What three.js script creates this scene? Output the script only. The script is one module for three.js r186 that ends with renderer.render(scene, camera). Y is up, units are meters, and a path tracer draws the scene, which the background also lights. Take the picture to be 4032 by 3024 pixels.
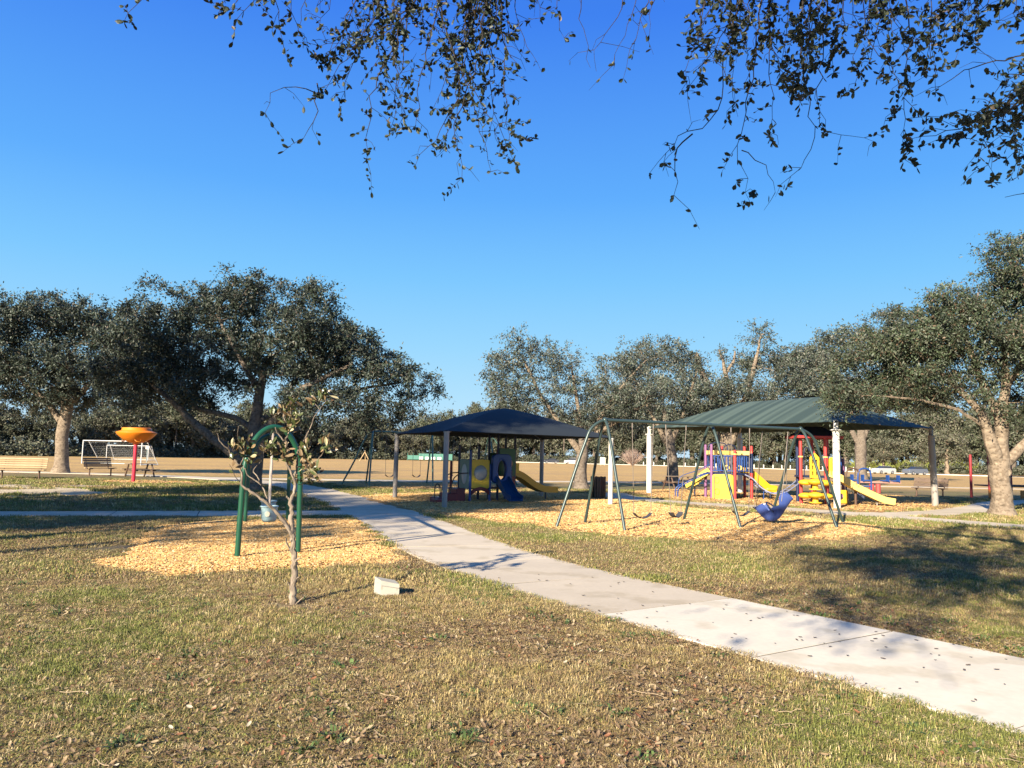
import * as THREE from 'three';
import { mergeGeometries, mergeVertices } from 'three/addons/utils/BufferGeometryUtils.js';
import { RoundedBoxGeometry } from 'three/addons/geometries/RoundedBoxGeometry.js';

// ------------------------------------------------------------ camera, sky, sun, exposure
const scene = new THREE.Scene();
const camera = new THREE.PerspectiveCamera(53.05, 1024 / 768, 0.1, 1500);
camera.position.set(0, 1.6, 0);
camera.rotation.order = 'YXZ';
camera.rotation.x = THREE.MathUtils.degToRad(5.43);
camera.rotation.z = THREE.MathUtils.degToRad(1.3);
scene.add(camera);

const EXPOSURE = 2.5;
{
  // clear winter sky: colour by elevation only
  const stops = [[-90, .30, .33, .36], [-2, .42, .50, .58], [0, .62, .83, .97], [4, .46, .77, .99], [8, .33, .69, 1.0], [13, .21, .58, 1.0], [19, .118, .425, .99], [31, .050, .225, .88], [50, .050, .16, .50], [90, .046, .125, .34]];
  const W = 64, H = 512, px = new Float32Array(W * H * 4);
  for (let j = 0; j < H; j++) {
    const el = ((j + .5) / H - .5) * 180;
    let k = 0;
    while (k < stops.length - 2 && el > stops[k + 1][0]) k++;
    const a = stops[k], b = stops[k + 1], f = THREE.MathUtils.clamp((el - a[0]) / (b[0] - a[0]), 0, 1);
    for (let i = 0; i < W; i++) {
      const o = (j * W + i) * 4;
      for (let c = 0; c < 3; c++) px[o + c] = (a[c + 1] + (b[c + 1] - a[c + 1]) * f) / EXPOSURE;
      px[o + 3] = 1;
    }
  }
  const sky = new THREE.DataTexture(px, W, H, THREE.RGBAFormat, THREE.FloatType);
  sky.mapping = THREE.EquirectangularReflectionMapping;
  sky.magFilter = sky.minFilter = THREE.LinearFilter;
  sky.needsUpdate = true;
  scene.background = sky;
  scene.environment = sky;
}
const SUN_AZ = THREE.MathUtils.degToRad(31), SUN_EL = THREE.MathUtils.degToRad(22.5);
const sun = new THREE.DirectionalLight(new THREE.Color().setRGB(1.0, .885, .70), 5);
sun.position.set(-Math.sin(SUN_AZ) * Math.cos(SUN_EL) * 80, Math.sin(SUN_EL) * 80, Math.cos(SUN_AZ) * Math.cos(SUN_EL) * 80);
sun.castShadow = true;
sun.shadow.mapSize.set(4096, 4096);
Object.assign(sun.shadow.camera, { left: -60, right: 60, top: 50, bottom: -50, near: 1, far: 250 });
scene.add(sun, sun.target);
const renderer = new THREE.WebGLRenderer({ antialias: true });
renderer.setSize(1024, 768);
renderer.toneMapping = THREE.LinearToneMapping;
renderer.toneMappingExposure = EXPOSURE;
renderer.shadowMap.enabled = true;

// ------------------------------------------------------------ helpers
function rngOf(seed) {
  let a = seed >>> 0;
  return () => { a = (a + 0x6D2B79F5) >>> 0; let t = Math.imul(a ^ (a >>> 15), 1 | a); t = (t + Math.imul(t ^ (t >>> 7), 61 | t)) ^ t; return ((t ^ (t >>> 14)) >>> 0) / 4294967296; };
}
const V = (x, y, d) => new THREE.Vector3(x, y, -d);           // right, up, forward (metres from where the camera stands)
const lerp = (a, b, t) => a + (b - a) * t;
const clamp = THREE.MathUtils.clamp;
const smooth = (a, b, x) => { const t = clamp((x - a) / (b - a), 0, 1); return t * t * (3 - 2 * t); };
function hash2(i, j, s) { let h = Math.imul(i, 374761393) + Math.imul(j, 668265263) + Math.imul(s, 974634541); h = Math.imul(h ^ (h >>> 13), 1274126177); return ((h ^ (h >>> 16)) >>> 0) / 4294967296; }
function vnoise(x, y, s = 1, per = 0) {
  const i = Math.floor(x), j = Math.floor(y), fx = x - i, fy = y - j, u = fx * fx * (3 - 2 * fx), v = fy * fy * (3 - 2 * fy);
  const w = (k) => per ? ((k % per) + per) % per : k;
  return lerp(lerp(hash2(w(i), w(j), s), hash2(w(i + 1), w(j), s), u), lerp(hash2(w(i), w(j + 1), s), hash2(w(i + 1), w(j + 1), s), u), v);
}
const fbm = (x, y, s = 1, o = 4) => { let a = 0, w = .5, n = 0; for (let k = 0; k < o; k++) { a += w * vnoise(x, y, s + k * 17); n += w; x *= 2.03; y *= 2.03; w *= .5; } return a / n; };
const taken = {};
function numbered(n) { taken[n] = (taken[n] ?? -1) + 1; return taken[n] ? n + '_' + String(taken[n]).padStart(3, '0') : n; }
function std(r, g, b, rough = .7, o = {}) { return new THREE.MeshStandardMaterial({ color: new THREE.Color().setRGB(r, g, b), roughness: rough, side: THREE.DoubleSide, ...o }); }
function shade(m) { m.castShadow = true; m.receiveShadow = true; return m; }
function part(name, geo, mat, parent) { const m = shade(new THREE.Mesh(geo, mat)); m.name = name; parent.add(m); return m; }
function thing(name, label, category, [x, d], group, y = 0) {
  const o = new THREE.Group(); o.name = numbered(name); o.position.set(x, y, -d); scene.add(o);
  o.userData = { label, category }; if (group) o.userData.group = group;
  return o;
}
function dup(src, [x, d], label, turn = src.rotation.y, group = src.userData.group) {
  const c = src.clone(); c.name = numbered(src.name.replace(/_\d{3}$/, '')); c.position.set(x, src.position.y, -d); c.rotation.y = turn; scene.add(c);
  c.userData = { ...src.userData, label }; if (group) c.userData.group = group;
  return c;
}
function structure(name, geo, mat) { const m = shade(new THREE.Mesh(geo, mat)); m.name = numbered(name); m.userData.kind = 'structure'; scene.add(m); return m; }
const flat = (g) => { const n = g.index ? g.toNonIndexed() : g; return n; };
function join(list) { const gs = list.map((g) => { const n = flat(g); for (const k of Object.keys(n.attributes)) if (!['position', 'normal', 'uv'].includes(k)) n.deleteAttribute(k); return n; }); return gs.length === 1 ? gs[0] : mergeGeometries(gs); }
function box(w, h, d, x = 0, y = 0, z = 0, rx = 0, ry = 0, rz = 0, bevel = .006) {
  const g = new RoundedBoxGeometry(w, h, d, 1, Math.min(bevel, w * .3, h * .3, d * .3));
  if (rx || ry || rz) g.applyMatrix4(new THREE.Matrix4().makeRotationFromEuler(new THREE.Euler(rx, ry, rz)));
  g.translate(x, y, z); return g;
}
function rod(a, b, r0, r1 = r0, n = 10) {
  const dir = new THREE.Vector3().subVectors(b, a), g = new THREE.CylinderGeometry(r1, r0, dir.length(), n, 1);
  g.applyQuaternion(new THREE.Quaternion().setFromUnitVectors(new THREE.Vector3(0, 1, 0), dir.clone().normalize()));
  g.translate((a.x + b.x) / 2, (a.y + b.y) / 2, (a.z + b.z) / 2); return g;
}
function pipe(pts, r, n = 8, seg = 0, closed = false) { return new THREE.TubeGeometry(new THREE.CatmullRomCurve3(pts, closed, 'centripetal'), seg || pts.length * 6, r, n, closed); }
function disc(r, h, x, y, z, n = 20) { const g = new THREE.CylinderGeometry(r, r, h, n); g.translate(x, y, z); return g; }
const L = (x, y, z) => new THREE.Vector3(x, y, z);
// textures: values are multipliers of the base colour
function tex(n, fn, srgb = true) {
  const px = new Uint8Array(n * n * 4);
  for (let j = 0; j < n; j++) for (let i = 0; i < n; i++) { const c = fn(i / n, j / n, i, j), o = (j * n + i) * 4; for (let k = 0; k < 3; k++) px[o + k] = Math.pow(clamp(c[k], 0, 1), srgb ? .4545 : 1) * 255; px[o + 3] = 255; }
  const t = new THREE.DataTexture(px, n, n); t.wrapS = t.wrapT = THREE.RepeatWrapping; t.magFilter = THREE.LinearFilter; t.minFilter = THREE.LinearMipmapLinearFilter; t.generateMipmaps = true;
  if (srgb) t.colorSpace = THREE.SRGBColorSpace;
  t.needsUpdate = true; return t;
}
function tile(x, y, per, s, o = 4) { let a = 0, w = .5, n = 0; for (let k = 0; k < o; k++) { a += w * vnoise(x * per, y * per, s + k * 31, per); n += w; per *= 2; w *= .5; } return a / n; }
const repeat = (t, k) => { const c = t.clone(); c.repeat.set(k, k); c.needsUpdate = true; return c; };

// ------------------------------------------------------------ where things lie on the ground
// walk centre line (x, forward)
const WALK = [[8.2, -1.2], [5.6, 2.4], [4.3, 4.75], [2.83, 7.03], [1.77, 8.61], [.78, 10.13], [-.02, 11.6], [-.86, 13.5], [-1.75, 16.2], [-2.85, 19.4], [-4.35, 23.6], [-6.4, 28.4], [-9.2, 34.6], [-12.6, 40.2], [-17.5, 44.6], [-24, 47.4], [-34, 48]];
const CROSS = [[-30, 12.6], [-20, 15.6], [-11.8, 18.1], [-7.6, 19.6], [-3.6, 21.0]];
const RIGHT_WALK = [[4.6, 37], [4.9, 32.5], [6.3, 29.9], [8.7, 28.2], [11.2, 25.3], [13.9, 21.6], [17, 18.6], [24, 15]];
const FORK = [[11.4, 25.1], [14.5, 26.6], [18.6, 30.6], [24, 37], [33, 43]];
const FAR_WALK = [[-17.5, 45.2], [-12, 46.2], [-4, 48.6], [5, 54], [16, 57.5], [30, 60], [50, 62]];
const curveOf = (pts) => new THREE.CatmullRomCurve3(pts.map(([x, d]) => new THREE.Vector3(x, 0, d)), false, 'centripetal');
const sampleLine = (pts, n) => curveOf(pts).getSpacedPoints(n).map((p) => [p.x, p.z]);
const LINES = [[sampleLine(WALK, 160), 1.02], [sampleLine(CROSS, 60), .95], [sampleLine(RIGHT_WALK, 70), .95], [sampleLine(FORK, 60), .9], [sampleLine(FAR_WALK, 60), 1.0]];
function lineDist(x, d) { let best = 9; for (const [pts, w] of LINES) for (const p of pts) { const q = Math.hypot(p[0] - x, p[1] - d) - w; if (q < best) best = q; } return best; }
const BEDS = [
  [[-6.05, 12.3], [-5.7, 10.9], [-4.75, 9.95], [-3.6, 10.1], [-2.56, 10.75], [-1.72, 11.75], [-2.2, 14.0], [-2.9, 16.4], [-3.7, 18.6], [-5.2, 18.5], [-6.6, 17.5], [-7.2, 16.2], [-6.8, 14.2]],
  [[-3.1, 22.2], [-1.7, 20.5], [.1, 18.6], [1.2, 17.5], [2.6, 15.9], [4.6, 15.6], [6.8, 16.5], [8.7, 18.3], [9.5, 20.6], [9.2, 22.6], [7.6, 24.6], [6, 27.0], [5.2, 29.2], [4.4, 31.8], [3.9, 35], [1, 36], [-2.4, 34], [-5, 30.6], [-5.6, 29]],
  [[6, 38.5], [6.1, 33.8], [7.5, 31], [9.6, 29.2], [12.2, 26.3], [14.2, 27.8], [17.4, 31.2], [20, 35], [21.5, 40], [17, 44], [10, 44]],
  [[-9, 39.4], [-6.8, 36.6], [-4, 35.6], [-.6, 37.4], [2, 40.5], [.6, 44.4], [-4, 44.2], [-8, 42.4]],
  [[-20, 38], [-17.9, 35.4], [-15, 36.4], [-15.6, 38.4], [-18, 39]],
];
const SAND = [[-24, 21], [-15.5, 24.5], [-13.4, 28.6], [-13.8, 31.6], [-16, 33.2], [-21, 32.4], [-30, 30]];
const BARE = [[-34, 46.2], [-28.5, 44.6], [-22, 44.4], [-20, 46.6], [-25, 49.5], [-33, 50]];
function inPoly(p, x, y) { let c = false; for (let i = 0, j = p.length - 1; i < p.length; j = i++) if ((p[i][1] > y) !== (p[j][1] > y) && x < (p[j][0] - p[i][0]) * (y - p[i][1]) / (p[j][1] - p[i][1]) + p[i][0]) c = !c; return c; }
const BEDS_FINE = BEDS.map((b) => { const c = new THREE.CatmullRomCurve3(b.map(([x, d]) => new THREE.Vector3(x, 0, d)), true, 'centripetal').getSpacedPoints(120).map((p) => [p.x, p.z]); return c; });
const SAND_FINE = new THREE.CatmullRomCurve3(SAND.map(([x, d]) => new THREE.Vector3(x, 0, d)), true).getSpacedPoints(80).map((p) => [p.x, p.z]);
function wob(x, d, a) { return [x + (fbm(x * 1.9, d * 1.9, 5, 4) - .5) * a, d + (fbm(x * 1.9, d * 1.9, 9, 4) - .5) * a]; }
function inBed(x, d, k) { const [a, b] = wob(x, d, .9); return inPoly(BEDS_FINE[k], a, b); }
const inAnyBed = (x, d) => BEDS_FINE.some((_, k) => inBed(x, d, k));
const litter = (x, d) => smooth(.46, .66, fbm(x * .7 + 19, d * .7, 55, 4) + .16 * smooth(9, 4.2, d) * smooth(-4, 2, x));   // drifts of dead leaves and thatch
const green = (x, d) => clamp((fbm(x * .42 + 7, d * .42, 3, 4) - .5) * 3.2 + .36 + smooth(.5, -4.5, x) * .38 - smooth(7.5, 4.5, d) * smooth(-3, 2, x) * .3 + smooth(10, 14, d) * .15, 0, 1);
const MAGNOLIA_BRANCHES = [[[[-0.01,-0.02,0.0],[-0.02,0.17,0.0],[-0.02,0.31,0.0],[-0.02,0.43,0.0],[-0.03,0.52,0.0],[-0.05,0.69,0.0],[-0.07,0.89,0.0],[-0.09,1.09,0.0]],0.037,0.021],[[[-0.09,1.08,0.0],[-0.07,1.16,0.02],[-0.06,1.22,0.04],[-0.08,1.33,0.06],[-0.06,1.44,0.07],[-0.07,1.59,0.09],[-0.04,1.67,0.11],[-0.01,1.76,0.13],[0.01,1.86,0.15]],0.018,0.005],[[[-0.05,1.26,0.0],[-0.07,1.33,-0.02],[-0.1,1.4,-0.04],[-0.14,1.48,-0.06],[-0.13,1.62,-0.09],[-0.16,1.71,-0.11],[-0.24,1.81,-0.13],[-0.25,1.86,-0.15]],0.013,0.006],[[[-0.2,1.71,0.0],[-0.16,1.8,0.03],[-0.18,1.91,0.05],[-0.16,2.01,0.07],[-0.18,2.14,0.1]],0.009,0.004],[[[-0.16,1.88,0.0],[-0.21,1.95,0.03],[-0.25,2.03,0.07],[-0.35,2.01,0.1]],0.006,0.003],[[[0.03,1.75,0.0],[0.08,1.9,0.05],[0.09,1.99,0.1],[0.14,2.08,0.15],[0.19,2.18,0.2]],0.007,0.004],[[[0.17,2.07,0.0],[0.11,2.13,0.05]],0.004,0.003],[[[-0.04,1.44,0.0],[0.08,1.45,-0.05],[0.17,1.5,-0.1],[0.26,1.59,-0.15],[0.29,1.66,-0.2]],0.008,0.004],[[[0.06,1.45,0.0],[0.14,1.39,-0.05],[0.2,1.38,-0.1]],0.005,0.003],[[[-0.15,1.62,0.0],[-0.21,1.61,-0.05],[-0.28,1.63,-0.1],[-0.33,1.65,-0.15]],0.006,0.003],[[[-0.07,1.31,0.0],[-0.02,1.3,0.07],[0.09,1.33,0.13],[0.15,1.29,0.2]],0.005,0.003],[[[-0.05,0.69,0.0],[-0.09,0.79,-0.03],[-0.14,0.87,-0.06],[-0.21,0.96,-0.09],[-0.3,1.05,-0.12],[-0.44,1.16,-0.15],[-0.57,1.25,-0.18],[-0.55,1.33,-0.2],[-0.58,1.43,-0.23],[-0.66,1.55,-0.26],[-0.69,1.62,-0.29],[-0.75,1.68,-0.32],[-0.79,1.78,-0.35]],0.022,0.004],[[[-0.33,1.05,0.0],[-0.39,1.19,0.02],[-0.44,1.25,0.03],[-0.52,1.3,0.05],[-0.6,1.35,0.07],[-0.63,1.41,0.08],[-0.71,1.46,0.1]],0.009,0.004],[[[-0.42,1.24,0.0],[-0.47,1.33,0.03],[-0.53,1.39,0.06],[-0.44,1.53,0.09],[-0.46,1.65,0.12],[-0.5,1.67,0.15]],0.007,0.003],[[[-0.66,1.43,0.0],[-0.59,1.57,-0.07],[-0.59,1.64,-0.15],[-0.62,1.74,-0.22],[-0.59,1.86,-0.3]],0.006,0.003],[[[-0.8,1.62,0.0],[-0.77,1.65,-0.05],[-0.76,1.7,-0.1]],0.005,0.003],[[[-0.62,1.25,0.0],[-0.66,1.32,-0.1],[-0.66,1.4,-0.2],[-0.66,1.46,-0.3]],0.004,0.002],[[[-0.09,1.08,0.0],[-0.12,1.11,0.0],[-0.14,1.13,0.0]],0.012,0.008],[[[-0.05,0.52,0.0],[-0.08,0.6,-0.03],[-0.1,0.66,-0.07],[-0.09,0.7,-0.1]],0.011,0.006],[[[-0.02,0.4,0.0],[0.01,0.46,-0.04],[0.06,0.49,-0.08]],0.014,0.008],[[[-0.02,0.14,0.0],[-0.05,0.2,-0.03],[-0.07,0.24,-0.05]],0.012,0.005],[[[-0.01,0.23,0.0],[0.03,0.28,-0.03],[0.05,0.29,-0.05]],0.01,0.006],[[[0.0,-0.02,0.0],[0.07,0.05,-0.05],[0.14,0.11,-0.1]],0.009,0.004]];
const MAGNOLIA_ROSETTES = [[-0.23,2.04,0.1],[-0.17,2.11,0.1],[-0.16,1.88,0.0],[-0.1,1.95,0.05],[-0.35,2.01,0.15],[-0.11,1.85,-0.05],[-0.08,1.9,0.1],[0.08,2.16,0.2],[0.18,2.22,0.25],[-0.18,1.62,-0.1],[-0.32,1.64,-0.15],[-0.26,1.61,-0.1],[0.07,1.54,-0.1],[0.12,1.45,-0.15],[0.21,1.41,-0.2],[0.26,1.72,-0.2],[0.34,1.66,-0.2],[-0.05,1.3,0.1],[0.08,1.31,0.2],[0.03,1.63,0.0],[-0.55,1.67,-0.2],[-0.52,1.59,-0.2],[-0.51,1.51,-0.1],[-0.6,1.63,-0.3],[-0.66,1.47,-0.3],[-0.6,1.41,-0.3],[-0.18,1.55,-0.1],[-0.1,1.49,-0.05]];
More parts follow.
